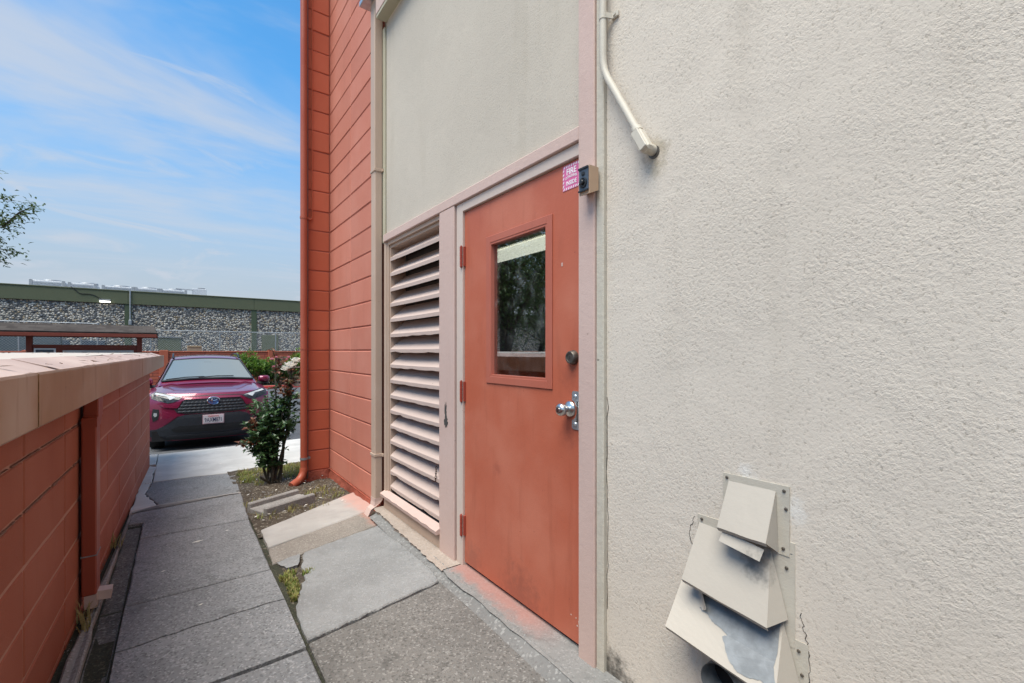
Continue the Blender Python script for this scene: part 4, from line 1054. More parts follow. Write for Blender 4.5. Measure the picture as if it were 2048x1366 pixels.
def leafquad(m, p, d, up, ln, wd, mi=0, fold=0.25):
    """a folded pointed leaf, 6 vertices"""
    d = d.normalized(); sd = d.cross(up)
    if sd.length < 1e-4: sd = d.orthogonal()
    sd.normalize(); n_ = sd.cross(d)
    a = p; b = p+d*ln; c1 = p+d*ln*0.42
    l = c1+sd*wd*0.5+n_*wd*fold; r_ = c1-sd*wd*0.5+n_*wd*fold
    m.add([a, l, b-n_*ln*0.12, r_, c1], [(0, 4, 1), (1, 4, 2), (2, 4, 3), (3, 4, 0)], mi)
M['rose_leaf'] = m_leaf('rose_leaf', (0.040, 0.090, 0.040), (0.075, 0.145, 0.052), (0.12, 0.19, 0.075), 0.3)
M['rose_new'] = m_leaf('rose_new_leaf', (0.20, 0.05, 0.035), (0.16, 0.08, 0.04), (0.10, 0.10, 0.04), 0.4)
M['cane'] = m_plain('rose_cane', (0.055, 0.05, 0.032), 0.7, 0, 0.6, 40, 0.4)
M['petal'] = m_leaf('rose_petal', (0.78, 0.75, 0.66), (0.80, 0.78, 0.74), None, 0.6)
M['petal_y'] = m_leaf('rose_petal_cream', (0.72, 0.62, 0.36), (0.78, 0.70, 0.48), None, 0.6)
M['petal_p'] = m_leaf('rose_petal_pink', (0.70, 0.25, 0.30), (0.72, 0.42, 0.45), None, 0.6)
M['grass'] = m_leaf('grass', (0.17, 0.25, 0.05), (0.33, 0.32, 0.09), (0.46, 0.39, 0.17), 0.6)
M['drygrass'] = m_leaf('dry_grass', (0.36, 0.29, 0.13), (0.28, 0.24, 0.09), (0.13, 0.15, 0.04), 0.7)
M['hedge'] = m_leaf('hedge_leaf', (0.13, 0.25, 0.035), (0.22, 0.36, 0.055), (0.08, 0.17, 0.03), 0.45)
M['hedge_d'] = m_leaf('hedge_leaf_dark', (0.045, 0.10, 0.028), (0.07, 0.15, 0.035), (0.11, 0.19, 0.04), 0.45)
M['treeleaf'] = m_leaf('tree_leaf', (0.075, 0.13, 0.04), (0.13, 0.19, 0.06), (0.18, 0.23, 0.10), 0.4)
M['bark'] = m_plain('bark', (0.10, 0.078, 0.058), 0.9, 0, 0.6, 20, 0.6)

def rose(name, at_, n_p, size, mat, parent, seed):
    r = random.Random(seed); m = MB(); c_ = Vector(at_)
    for ring, (cnt, tilt, sc) in enumerate(((5, 72, 0.55), (6, 50, 0.8), (7, 22, 1.0), (6, -8, 1.05))):
        for k in range(cnt):
            a_ = 2*math.pi*k/cnt+ring*0.6+r.uniform(-.2, .2); tl_ = R(tilt+r.uniform(-10, 10))
            d = Vector((math.cos(a_)*math.cos(tl_), math.sin(a_)*math.cos(tl_), math.sin(tl_))); sd = Vector((-math.sin(a_), math.cos(a_), 0))
            up = sd.cross(d)*-1; ln = size*sc; w = size*sc*0.85
            vs = []
            for i in range(4):
                t = i/3
                for j in (-1, -0.33, 0.33, 1):
                    ww = w*(0.35+0.65*math.sin(min(1, t*1.25)*math.pi/2))*0.5*(1 if t < 0.99 else 0.72)
                    vs.append(c_+d*ln*t+sd*ww*j+up*(size*0.22*t*t - size*0.12*(1-j*j)*1.0)+Vector((0, 0, r.uniform(-.003, .003))))
            fs = [(i*4+j, i*4+j+1, (i+1)*4+j+1, (i+1)*4+j) for i in range(3) for j in range(3)]
            m.add(vs, fs)
    return m.build(name, mat, parent, fixn=False, smooth=True)

bush = tag(empty('rose_bush', (0.82, 5.3, -0.13)), 'leggy rose bush with cream white blooms beside the red downspout', 'shrub')
r = random.Random(5)
base = Vector((0.83, 5.28, -0.14))
stems = MB(); leaves = MB()
def sprig(p, d, n_leaf, ln, new=False):
    for k in range(n_leaf):
        q = p+d*(ln*(k+1)/n_leaf)
        for s in (-1, 0, 1):
            dd = (d*0.5+Vector((r.uniform(-1, 1), r.uniform(-1, 1), r.uniform(-0.5, 0.7)))).normalized()
            leafquad(leaves, q, dd, Vector((r.uniform(-.3, .3), r.uniform(-.3, .3), 1)), r.uniform(0.042, 0.072), r.uniform(0.030, 0.046), 1 if new and r.random() < 0.8 else 0)
tips = []
canes = [((-0.17, -0.02), 0.52), ((-0.09, 0.10), 0.55), ((-0.20, 0.05), 0.40), ((0.02, 0.06), 0.70), ((0.08, -0.02), 0.82), ((0.14, 0.05), 1.02), ((0.16, 0.10), 0.90), ((-0.03, -0.06), 0.62), ((0.12, 0.16), 1.12), ((0.06, 0.12), 1.28), ((0.20, 0.0), 1.15), ((-0.06, 0.16), 0.75)]
for i, ((dx_, dy_), h_) in enumerate(canes):
    pts = []; b0 = base+Vector((r.uniform(-.06, .06), r.uniform(-.05, .05), 0))
    bend = Vector((r.uniform(-.04, .04), r.uniform(-.04, .04), 0))
    for k in range(9):
        t = k/8; pts.append(b0+Vector((dx_*(t**0.7), dy_*t, h_*t))+bend*math.sin(t*math.pi)+Vector((r.uniform(-.008, .008), r.uniform(-.008, .008), 0)))
    rad = [0.0125*(1-0.72*k/8)+0.0015 for k in range(9)]
    stems.tube(pts, rad, 7)
    for k in range(3 if h_ < .6 else 4, 9):
        for q in range(5 if h_ < 0.8 else 3):
            d = Vector((r.uniform(-1, 1), r.uniform(-1, 1), r.uniform(0.0, 0.9))).normalized()
            ln = r.uniform(0.06, 0.17)*(0.75 if pts[k].z > 0.75 else 1.0); e = pts[k]+d*ln
            if e.x > 1.04 and e.y < 5.2: e.x = 1.0
            stems.tube([pts[k], pts[k].lerp(e, 0.5)+Vector((0, 0, 0.01)), e], [0.0035, 0.0028, 0.0018], 5, cap=False)
            hi = e.z > 0.78 or (e.x < 0.66 and 0.25 < e.z < 0.55 and r.random() < 0.5)
            sprig(pts[k], (e-pts[k]).normalized(), 3 if pts[k].z > 0.75 else 4, ln, hi)
    tips.append(pts[-1])
# cut stub low on the left
stems.tube([base+Vector((-0.02, -0.02, 0.0)), base+Vector((-0.10, -0.05, 0.05)), base+Vector((-0.15, -0.07, 0.10))], [0.013, 0.012, 0.010], 7)
stems.build('canes', M['cane'], bush, smooth=50)
tag(leaves.build('foliage', [M['rose_leaf'], M['rose_new']], bush, fixn=False), kind='stuff')
for k, (p, sz, mt) in enumerate((((0.985, 5.30, 1.06), 0.062, 'petal'), ((1.04, 5.33, 1.115), 0.05, 'petal'), ((0.94, 5.28, 1.03), 0.045, 'petal'), ((0.975, 5.30, 0.90), 0.034, 'petal_y'), ((1.045, 5.32, 0.86), 0.038, 'petal'), ((1.06, 5.30, 0.725), 0.058, 'petal'), ((1.055, 5.36, 0.93), 0.032, 'petal_y'), ((0.80, 5.25, 0.36), 0.018, 'petal'))):
    rose('rose_bloom', p, 0, sz*1.25, M[mt], bush, 70+k)
    
# grass and weeds: tufts of blades
def tuft(m, c_, n_, h_, sp_, seed, mi=0):
    r_ = random.Random(seed)
    for k in range(n_):
        a_ = r_.uniform(0, 6.28); d_ = sp_*math.sqrt(r_.random()); x, y = c_[0]+math.cos(a_)*d_, c_[1]+math.sin(a_)*d_
        hh = h_*r_.uniform(0.4, 1.1); ln = r_.uniform(0.2, 0.9)*hh; b = r_.uniform(0, 6.28); w = 0.0022+0.0015*r_.random()
        s = Vector((-math.sin(b), math.cos(b), 0))*w; o = Vector((math.cos(b), math.sin(b), 0))*ln
        p = Vector((x, y, c_[2]))
        m.add([p-s, p+s, p+o*0.45+Vector((0, 0, hh*0.7))+s*0.7, p+o*0.45+Vector((0, 0, hh*0.7))-s*0.7, p+o+Vector((0, 0, hh))], [(0,1,2,3), (3,2,4)], mi if r_.random() < 0.75 else 1-mi)
gr = MB(); r = random.Random(9)
for k in range(420):
    x = r.uniform(0.55, 1.9); y = r.uniform(5.25, 6.02)
    if x < 0.47+0.037*(y-4)+0.03: continue
    dens = noise.noise(Vector((x*3, y*3, 0)))
    if y < 5.55 and dens < 0.0: continue
    tuft(gr, (x, y, gz(y)-0.01), 22, 0.055, 0.05, k, 0 if dens > -0.05 else 1)
for k in range(40):
    x = r.uniform(0.50, 1.05); y = r.choice((r.uniform(4.45, 4.62), r.uniform(3.95, 4.17)))
    tuft(gr, (x, y-0.0+0.25*(x-0.5)*0.3, gz(y)-0.012), 9, 0.05, 0.04, 500+k, 1)
for k in range(20): tuft(gr, (r.uniform(1.0, 1.25), r.uniform(4.3, 4.7), gz(4.5)-0.012), 8, 0.05, 0.04, 700+k, 1)
tag(gr.build('bed_grass', [M['grass'], M['drygrass']], fixn=False), 'patchy green and dry grass in the planting bed under roses', 'grass', kind='stuff')
wd = MB()
for (x, y, s) in ((0.50, 2.83, 0.035), (0.515, 2.76, 0.035), (0.51, 2.69, 0.032), (0.50, 2.62, 0.028), (0.535, 2.88, 0.030), (0.49, 2.55, 0.02)):
    tuft(wd, (x, y, gz(y)-0.02), 120, 0.030, s, int(x*999+y*77), 0)
tag(wd.build('weed_tuft', [M['grass'], M['drygrass']], fixn=False), 'mossy yellow green weed patch in the joint beside the mortar patch', 'weeds')
wd = MB()
for (x, y, s) in ((0.615, 2.83, 0.03), (0.60, 2.80, 0.02)): tuft(wd, (x, y, gz(y)-0.012), 60, 0.025, s, int(x*999+y*77), 0)
tag(wd.build('weed_tuft', [M['grass'], M['drygrass']], fixn=False), 'tiny weed sprig growing in the cracked mortar patch', 'weeds')
for nm, lab, pts in (('dry_weed', 'straw coloured dry weed at the foot of the low downspout', ((-0.345, 2.93, 0.13), (-0.33, 2.82, 0.10))), ('dry_weed', 'orange dry weed along the low wall beyond the downspout', ((-0.325, 4.05, 0.10), (-0.327, 4.02, 0.08)))):
    wd = MB()
    for (x, y, h_) in pts: tuft(wd, (x, y, gz(y)), 14, h_, 0.03, int(y*100), 1)
    tag(wd.build(nm, [M['drygrass'], M['drygrass']], fixn=False), lab, 'weeds')
# loose gravel along the crumbling threshold edge, joints and in the bed
gv = MB(); r = random.Random(12)
def stone(x, y, z, s):
    vs = []
    for (a, b, c) in ((1,0,0), (-1,0,0), (0,1,0), (0,-1,0), (0,0,1), (0,0,-1)):
        q = s*r.uniform(0.6, 1.1); vs.append((x+a*q, y+b*q, z+c*q*0.7))
    gv.add(vs, [(0,2,4), (2,1,4), (1,3,4), (3,0,4), (2,0,5), (1,2,5), (3,1,5), (0,3,5)])
for k in range(1500):
    y = r.uniform(0.9, 3.45); t = (y-1.28)/(3.4-1.28); x = 1.172+0.083*t + r.gauss(0, 0.010) - 0.002
    stone(x, y, gz(y)+0.002, r.uniform(0.0012, 0.0042))
for k in range(420):
    y = r.uniform(2.2, 3.2); t = (y-2.2); x = 1.195+0.035*t-abs(r.gauss(0, 0.035)); stone(x, y, gz(y)+0.001, r.uniform(0.001, 0.003))
for k in range(380): stone(r.uniform(0.52, 1.3), r.uniform(3.9, 5.6), gz(4.7)+r.uniform(-.02, 0.02)+0.002, r.uniform(0.003, 0.011))
for k in range(240):
    x = r.uniform(0.47, 1.17); stone(x, 2.108+0.184*(x-0.46)+0.018+r.gauss(0, .006), gz(2.2)-0.004, r.uniform(0.001, 0.004))
for k in range(300): stone(lowx(2.5)+r.uniform(0.0, 0.04)+0.0, r.uniform(1.5, 5), -0.06, r.uniform(0.002, 0.006))
tag(gv.build('loose_gravel', M['gravel'], fixn=False), 'fine grey grit along the crumbled threshold edge and bed', 'gravel', kind='stuff')
lt = MB(); r = random.Random(77)   # fallen petals and pale leaf bits
for k in range(45):
    x, y = r.uniform(0.5, 1.2), r.uniform(3.9, 5.9); s = r.uniform(0.006, 0.018); a_ = r.uniform(0, 6.3); z = gz(y)+0.012
    lt.add([(x-s*math.cos(a_), y-s*math.sin(a_), z), (x+s*.5*math.sin(a_), y-s*.5*math.cos(a_), z+.004), (x+s*math.cos(a_), y+s*math.sin(a_), z+0.006), (x-s*.5*math.sin(a_), y+s*.5*math.cos(a_), z+.003)], [(0,1,2,3)])
for (x, y, s) in ((0.12, 3.78, 0.035), (-0.06, 3.35, 0.012), (0.30, 3.9, 0.012), (0.25, 6.8, 0.02), (0.45, 6.75, 0.02), (0.1, 2.75, 0.012), (-0.17, 2.2, 0.014)):
    lt.add([(x-s, y, gz(y)+.004), (x, y-s*.4, gz(y)+.004), (x+s, y+.2*s, gz(y)+.006), (x, y+s*.4, gz(y)+.005)], [(0,1,2,3)])
tag(lt.build('fallen_petals', M['petal'], fixn=False), 'pale fallen petals and leaf bits scattered under the rose bush', 'petals', kind='stuff')

# ================================================================== parked car
M['carpaint'] = NT('crimson_paint').done((0.20, 0.010, 0.046), 0.28, 0.3, coat=1.0)
M['carblack'] = NT('black_paint').done((0.012, 0.013, 0.016), 0.25, 0.2, coat=1.0)
M['clad'] = m_plain('grey_cladding', (0.026, 0.030, 0.038), 0.5, 0, 0.2, 30, 0.1)
M['tyre'] = m_plain('tyre', (0.014, 0.014, 0.014), 0.8)
M['rim'] = m_plain('rim', (0.42, 0.43, 0.45), 0.3, 0.9)
M['carglass'] = NT('windscreen').done((0.17, 0.195, 0.19), 0.06, 0.0, coat=1.0, spec=0.9)  # base colour lightened to stand in for reflected sky
M['lamp_lens'] = NT('lamp_lens').done((0.035, 0.038, 0.045), 0.3, 0.0, coat=0.0)
M['drl'] = m_plain('lamp_strip', (0.52, 0.54, 0.56), 0.6, 0, 0.05, spec=0.2)
M['chrome'] = NT('chrome').done((0.75, 0.76, 0.78), 0.12, 1.0)
M['blue'] = NT('emblem_blue').done((0.02, 0.045, 0.16), 0.2, 0.3, coat=1.0)
M['plate'] = m_plain('plate_white', (0.76, 0.70, 0.72), 0.4, 0, 0.05)
M['plate_ink'] = m_plain('plate_blue', (0.02, 0.03, 0.09), 0.5, 0, 0.05)
M['plate_red'] = m_plain('plate_red', (0.55, 0.06, 0.08), 0.5, 0, 0.05)
M['plate_frame'] = m_plain('plate_frame', (0.66, 0.42, 0.46), 0.4, 0, 0.05)
CX, CY, CZ = 0.53, 9.55, -0.525
def lerp_tab(tab, s):
    if s <= tab[0][0]: return tab[0][1]
    for (a, va), (b, vb) in zip(tab, tab[1:]):
        if s <= b: 
            t = (s-a)/(b-a); t = t*t*(3-2*t)*0.5+t*0.5; return va+(vb-va)*t
    return tab[-1][1]
def fprof(z):
    return lerp_tab([(0.20, 0.14), (0.30, 0.055), (0.45, 0.02), (0.62, 0.0), (0.80, 0.012), (0.92, 0.035), (1.00, 0.09), (1.06, 0.17), (1.12, 0.26)], z)
def fs(x, z):     # depth of the nose behind its foremost point
    return fprof(z) + 0.27*(abs(x)/0.92)**2.7
def car_pt(x, s, z): return (CX+x, CY+s, CZ+z)
def hoodz(x, s):
    t = max(0.0, min(1.0, (s-0.08)/1.05)); e = abs(x)/0.90
    crease = 0.022*math.exp(-((abs(x)-0.60)/0.10)**2)
    return 0.985+0.125*t**0.8+0.028*(1-e*e)-0.045*max(0, e-0.80)/0.2*1.0 + crease*t
def hw(s, z):     # half width of the flank
    w = lerp_tab([(0.2, 0.80), (0.34, 0.885), (0.60, 0.905), (0.75, 0.90), (0.92, 0.895), (1.05, 0.855)], z)
    arch = 0.025*(math.exp(-((s-0.93)/0.33)**2)+math.exp(-((s-3.62)/0.33)**2))
    taper = 0.10*max(0, (s-4.2)/0.4)**2 
    return w+arch-taper
def make_car(name, label, paint, group=None):
    root = tag(empty(name, (CX, CY+2.3, CZ)), label, 'car', group)
    b = MB()
    xs = [-0.9+0.06*i for i in range(31)]
    # nose
    def nose(x, q):
        ztop = hoodz(x, fs(x, 1.0)); z = 0.21+(ztop-0.21)*q; return car_pt(x, fs(x, z), z)
    b.grid(nose, xs, [i/16 for i in range(17)])
    # bonnet
    def bon(x, q):
        s0 = fs(x, hoodz(x, fs(x, 1.0))); s1 = 1.16+0.0*x+0.03*(1-(x/0.9)**2)*-2.0
        s = s0+(s1-s0)*q; return car_pt(x, s, hoodz(x, max(s, s0)) if q > 0 else hoodz(x, fs(x, 1.0)))
    b.grid(bon, xs, [i/12 for i in range(13)])
    # flanks
    ss = [0.36, 0.45, 0.6, 0.75, 0.93, 1.1, 1.3, 1.6, 2.0, 2.5, 3.0, 3.3, 3.62, 3.95, 4.2, 4.4, 4.55]
    for sg_ in (-1, 1):
        def side(s, q):
            zt = hoodz(0.9, s) if s < 1.2 else lerp_tab([(1.2, hoodz(0.9, 1.2)), (3.0, 1.10), (4.55, 1.14)], s)
            z = 0.24+(zt-0.24)*q; x = hw(s, z) if q < 1 else 0.86
            return car_pt(sg_*x, s, z)
        b.grid(side, ss, [0, .12, .25, .4, .55, .7, .85, .95, 1.0])
        b.grid(lambda q, r_: car_pt(sg_*(0.895+(hw(0.36, 0.24+r_*0.72)-0.895)*q), 0.27+0.1*q+fprof(0.24+r_*0.72)*(1-q), 0.22+r_*0.75), [0, .5, 1], [i/8 for i in range(9)])
    # cabin
    ztab = [(1.05, 1.115), (1.16, 1.165), (1.95, 1.565), (2.10, 1.605), (2.6, 1.640), (3.5, 1.625), (4.05, 1.575), (4.30, 1.44), (4.52, 1.14)]
    xtab = [(1.05, 0.80), (1.16, 0.785), (1.95, 0.615), (2.6, 0.60), (4.05, 0.57), (4.52, 0.62)]
    def lin(tab, s):
        if s <= tab[0][0]: return tab[0][1]
        for (a, va), (c, vc) in zip(tab, tab[1:]):
            if s <= c: return va+(vc-va)*(s-a)/(c-a)
        return tab[-1][1]
    cs = [1.05, 1.16, 1.35, 1.55, 1.75, 1.95, 2.02, 2.10, 2.3, 2.6, 3.0, 3.5, 3.8, 4.05, 4.18, 4.30, 4.42, 4.52]
    def cabin(s, q):
        zt, xt = lin(ztab, s), lin(xtab, s); sg_ = 1 if q >= 0 else -1; q = abs(q)
        crown = 0.035 if s > 1.9 else 0.03
        zb = 1.06; xb = 0.862
        if q <= 0.4: f = q/0.4; x = (xt-0.05)*f; z = zt+crown*(1-f*f)
        elif q <= 0.55: f = (q-0.4)/0.15; x = xt-0.05+0.05*f+0.012*f; z = zt-0.035*f*f
        else: f = (q-0.55)/0.45; x = xt+0.012+(xb-xt-0.012)*f; z = zt-0.035+(zb-zt+0.035)*f
        return car_pt(sg_*x, s, max(z, zb-0.01))
    qs = [-1, -.85, -.7, -.55, -.5, -.45, -.4, -.3, -.2, -.1, 0, .1, .2, .3, .4, .45, .5, .55, .7, .85, 1]
    b.grid(cabin, cs, qs)
    b.add([car_pt(-0.88, 4.55, 0.3), car_pt(0.88, 4.55, 0.3), car_pt(0.84, 4.55, 1.14), car_pt(-0.84, 4.55, 1.14)], [(0,1,2,3)])
    b.build('body', paint, root, smooth=28, fixn=True)
    b = MB(); b.box(CX-0.86, CX+0.86, CY+0.2, CY+4.5, CZ+0.22, CZ+0.40); b.build('underbody', M['black'], root)
    # glass
    def ws(u, v):
        s = 1.19+(1.93-1.19)*v; p = Vector(cabin(s, u*(0.44-0.02*v))); return p+Vector((0, -0.007, 0.012))
    b = MB(); b.grid(ws, [-1+0.125*i for i in range(17)], [i/8 for i in range(9)]); b.build('windscreen', M['carglass'], root, smooth=60)
    b = MB()
    for sg_ in (-1, 1):
        pts = [Vector(ws(sg_*1.0, v))+Vector((sg_*0.004, -0.004, 0.003)) for v in [i/8 for i in range(9)]]; b.tube(pts, 0.014, 6)
    pts = [Vector(ws(u, 1.0))+Vector((0, 0, 0.002)) for u in [-1+0.2*i for i in range(11)]]; b.tube(pts, 0.010, 6)
    pts = [Vector(ws(u, 0.0))+Vector((0, -0.01, 0.0)) for u in [-1+0.2*i for i in range(11)]]; b.tube(pts, 0.020, 6)
    b.build('screen_seal', M['black'], root, smooth=60)
    for (p_, q_) in (((-0.85, 0.02), (-0.10, 0.055)), ((-0.22, 0.015), (0.52, 0.075))):
        b = MB(); b.tube([Vector(ws(p_[0], p_[1]))+Vector((0, -.018, .016)), Vector(ws((p_[0]+q_[0])/2, (p_[1]+q_[1])/2+0.02))+Vector((0, -.02, .016)), Vector(ws(q_[0], q_[1]))+Vector((0, -.018, .016))], 0.009, 6); b.build('wiper', M['black'], root)
    b = MB(); b.box(CX-0.07, CX+0.07, CY+1.78, CY+1.83, CZ+1.490, CZ+1.530, c=0.008); b.build('sensor_pod', M['black'], root)
    for sg_ in (-1, 1):
        def sw(s, q): p = Vector(cabin(s, sg_*(0.58+0.36*q))); return p+Vector((sg_*0.012, 0, 0.004))
        b = MB(); b.grid(sw, [1.55, 1.75, 1.95, 2.1, 2.4, 2.8, 3.2, 3.6, 3.9], [i/5 for i in range(6)]); b.build('side_window', M['carglass'], root, smooth=60)
        b = MB(); rail = [car_pt(sg_*0.575, s, z) for s, z in ((1.98, 1.605), (2.08, 1.650), (2.3, 1.680), (3.0, 1.692), (3.7, 1.665), (3.95, 1.615))]; b.tube(rail, 0.016, 8); b.build('roof_rail', M['black'], root, smooth=50)
        # mirror
        mr = MB(); Mx = Matrix.Translation(car_pt(sg_*0.985, 1.46, 1.165)); prof_ = []
        mr.box(-0.105, 0.105, -0.07, 0.06, -0.065, 0.07, c=0.035, M=Mx); mo = mr.build('mirror', paint, root, smooth=60)
        mr = MB(); mr.box(-0.095, 0.095, -0.05, 0.056, -0.090, -0.066, c=0.008, M=Mx); mr.box(-0.03 if sg_ > 0 else -0.0, 0.0 if sg_ > 0 else 0.03, 0, 0.03, -0.1, -0.08, M=Mx)
        mr.tube([car_pt(sg_*0.94, 1.46, 1.09), car_pt(sg_*0.82, 1.44, 1.06)], 0.030, 8); mr.build('mirror_foot', M['black'], mo, smooth=40)
        # wheels
        for s in (0.93, 3.62):
            wx = sg_*0.80
            t = MB(); Mw = Matrix.Translation(car_pt(wx-sg_*0.11, s, 0.355)) @ Matrix.Rotation(R(90*sg_), 4, 'Y')
            t.lathe([(0.23, 0.0), (0.33, 0.005), (0.352, 0.03), (0.355, 0.11), (0.352, 0.19), (0.33, 0.218), (0.24, 0.215)], Mw, 32)
            wo_ = t.build('wheel', M['tyre'], root, smooth=40)
            t = MB(); t.lathe([(0.235, 0.18), (0.24, 0.217), (0.21, 0.208), (0.07, 0.195), (0.05, 0.205), (0.02, 0.206)], Mw, 28); t.build('rim', M['rim'], wo_, smooth=40)
            t = MB(); pts = [car_pt(sg_*(hw(s, 0.5)+0.012), s+0.40*math.cos(R(a_)), 0.355+0.40*math.sin(R(a_))) for a_ in range(-10, 191, 20)]; t.tube(pts, 0.045, 6); t.build('arch_trim', M['clad'], root, smooth=50)
    # parts laid on the nose: outlines in (x, z)
    def onnose(nm, poly, proud, mat, parent=None, seg=0.05, depth=0.035):
        bm = bmesh.new(); vs = []
        pts = []
        for i in range(len(poly)):
            a_, c_ = Vector(poly[i]), Vector(poly[(i+1) % len(poly)]); k = max(1, int((c_-a_).length/seg))
            for j in range(k): pts.append(a_.lerp(c_, j/k))
        fv = [bm.verts.new((p.x, 0, p.y)) for p in pts]; f = bm.faces.new(fv)
        bmesh.ops.triangulate(bm, faces=[f])
        for _ in range(3):
            lng = [e for e in bm.edges if e.calc_length() > seg*1.6]
            if lng: bmesh.ops.subdivide_edges(bm, edges=lng, cuts=1); bmesh.ops.triangulate(bm, faces=bm.faces)
        ed = [e for e in bm.edges if e.is_boundary]
        ex = bmesh.ops.extrude_edge_only(bm, edges=ed); nv = {v for v in ex['geom'] if isinstance(v, bmesh.types.BMVert)}
        for v in bm.verts:
            x, z = v.co.x, v.co.z; s = fs(x, z)-(proud if v not in nv else proud-depth); v.co = Vector(car_pt(x, s, z))
        bmesh.ops.recalc_face_normals(bm, faces=bm.faces)
        me = bpy.data.meshes.new(nm); bm.to_mesh(me); bm.free(); me.materials.append(mat)
        o = bpy.data.objects.new(nm, me); COL.objects.link(o); attach(o, parent or root); return o
    sym = lambda half: half + [(-x, z) for x, z in half[::-1]]
    onnose('lower_cladding', sym([(0.0, 0.665), (0.40, 0.665), (0.50, 0.635), (0.66, 0.50), (0.80, 0.425), (0.885, 0.415), (0.885, 0.30), (0.80, 0.255), (0.50, 0.225), (0.0, 0.225)])[::1], 0.012, M['clad'])
    onnose('lower_intake', sym([(0.0, 0.475), (0.50, 0.475), (0.60, 0.42), (0.55, 0.365), (0.0, 0.355)]), 0.016, M['black'])
    onnose('skid_lip', sym([(0.0, 0.315), (0.62, 0.320), (0.66, 0.285), (0.0, 0.270)]), 0.030, M['clad'])
    gr_ = onnose('grille', sym([(0.0, 0.920), (0.40, 0.925), (0.545, 0.795), (0.55, 0.755), (0.52, 0.705), (0.40, 0.680), (0.0, 0.675)]), 0.010, M['black'])
    for k in range(4):
        z = 0.712+0.050*k; w = 0.50-0.035*max(0, k-1.0)
        gb = MB()
        nb = 30
        def gbar(i, j):
            x = -w+2*w*i/nb; wav = 0.006 if i % 2 else -0.002
            return car_pt(x, fs(x, z)-(0.014 if j else 0.022)-wav*0.5, z+(0.020+wav if j else 0.0))
        gb.grid(gbar, list(range(nb+1)), [0, 1])
        gb.build('grille_bar', M['clad'], gr_, fixn=False)
    onnose('hood_gap', sym([(0.0, 0.985), (0.45, 0.972), (0.45, 0.963), (0.0, 0.972)]), 0.003, M['black'])
    for sg_ in (-1, 1):
        f = lambda pts: [(sg_*x, z) for x, z in pts]
        hl = onnose('headlight', f([(0.44, 0.955), (0.66, 1.020), (0.80, 1.055), (0.87, 1.01), (0.865, 0.945), (0.64, 0.865), (0.55, 0.885)]), 0.007, M['lamp_lens'])
        onnose('light_strip', f([(0.47, 0.955), (0.66, 1.006), (0.80, 1.040), (0.83, 1.018), (0.66, 0.978), (0.615, 0.925), (0.585, 0.935), (0.60, 0.968)]), 0.012, M['drl'], hl)
        onnose('lamp_dark', f([(0.70, 0.955), (0.80, 0.985), (0.85, 0.955), (0.66, 0.885)]), 0.011, M['black'], hl)
        fg = onnose('fog_pocket', f([(0.765, 0.765), (0.845, 0.775), (0.862, 0.66), (0.845, 0.555), (0.775, 0.60), (0.760, 0.68)]), 0.006, M['black'])
        onnose('fog_lamp', f([(0.790, 0.705), (0.830, 0.710), (0.838, 0.665), (0.815, 0.640), (0.785, 0.660)]), 0.014, M['chrome'], fg)
        onnose('cheek_fold', f([(0.50, 0.655), (0.72, 0.740), (0.745, 0.60), (0.70, 0.50), (0.665, 0.515)]), 0.018, paint)
        onnose('brow_fold', f([(0.44, 0.905), (0.60, 0.850), (0.76, 0.845), (0.70, 0.800), (0.52, 0.780), (0.495, 0.80)]), 0.020, paint)
    onnose('grille_brow', sym([(0.0, 0.958), (0.40, 0.950), (0.42, 0.925), (0.0, 0.930)]), 0.022, paint)
    # emblem: ring of crossing ovals on a blue oval
    eb2 = MB(); n = 32; eo = [(0.092*math.cos(2*math.pi*k/n), 0.885+0.062*math.sin(2*math.pi*k/n)) for k in range(n)]
    em = onnose('emblem', eo, 0.030, M['blue'], seg=0.2)
    def oval(cx_, cz_, a_, c_, r_):
        eb2.tube([car_pt(cx_+a_*math.cos(2*math.pi*k/n), fs(0, 0.885)-0.034, cz_+c_*math.sin(2*math.pi*k/n)) for k in range(n+1)], r_, 5, cap=False)
    oval(0, 0.885, 0.092, 0.062, 0.009); oval(0, 0.885, 0.026, 0.052, 0.006); oval(0, 0.910, 0.060, 0.024, 0.006)
    eb2.build('emblem_rings', M['chrome'], em, smooth=60)
    pf = onnose('number_plate', [(-0.158, 0.485), (0.158, 0.485), (0.158, 0.645), (-0.158, 0.645)], 0.030, M['plate_frame'], seg=0.5)
    onnose('plate_face', [(-0.148, 0.497), (0.148, 0.497), (0.148, 0.637), (-0.148, 0.637)], 0.033, M['plate'], pf, seg=0.5)
    faceY = Matrix(((1,0,0,0),(0,0,1,0),(0,1,0,0),(0,0,0,1)))
    faceY = Matrix.Rotation(R(90), 4, 'X')
    put_text('9AXM871', 0.102, car_pt(0, -0.036, 0.552), faceY, M['plate_ink'], pf, 0.62, 0.0004)
    put_text('California', 0.036, car_pt(0, -0.036, 0.618), faceY, M['plate_red'], pf, 1.15, 0.0006)
    return root
car = make_car('parked_car', 'crimson suv parked nose towards the walkway', M['carpaint'])
def copy_tree(o, parent=None, swap=None):
    c = o.copy(); COL.objects.link(c)
    if parent is not None: c.parent = parent
    if swap and c.type == 'MESH':
        for s in c.material_slots:
            if s.material == swap[0]: s.link = 'OBJECT'; s.material = swap[1]
    for ch_ in list(o.children): copy_tree(ch_, c, swap)
    return c
# ================================================================== across the lot
# red kerb and planting strip
tag(MB().box(-20, 30, 23.9, 24.06, -0.62, -0.40, c=0.02).build('red_kerb', m_paint('kerb_red', (0.50, 0.05, 0.045), (0.45, 0.10, 0.08), 0.7)), kind='structure')
tag(MB().box(-20, 30, 24.06, 33.0, -0.62, -0.42).build('planting_strip', M['soil']), kind='structure')
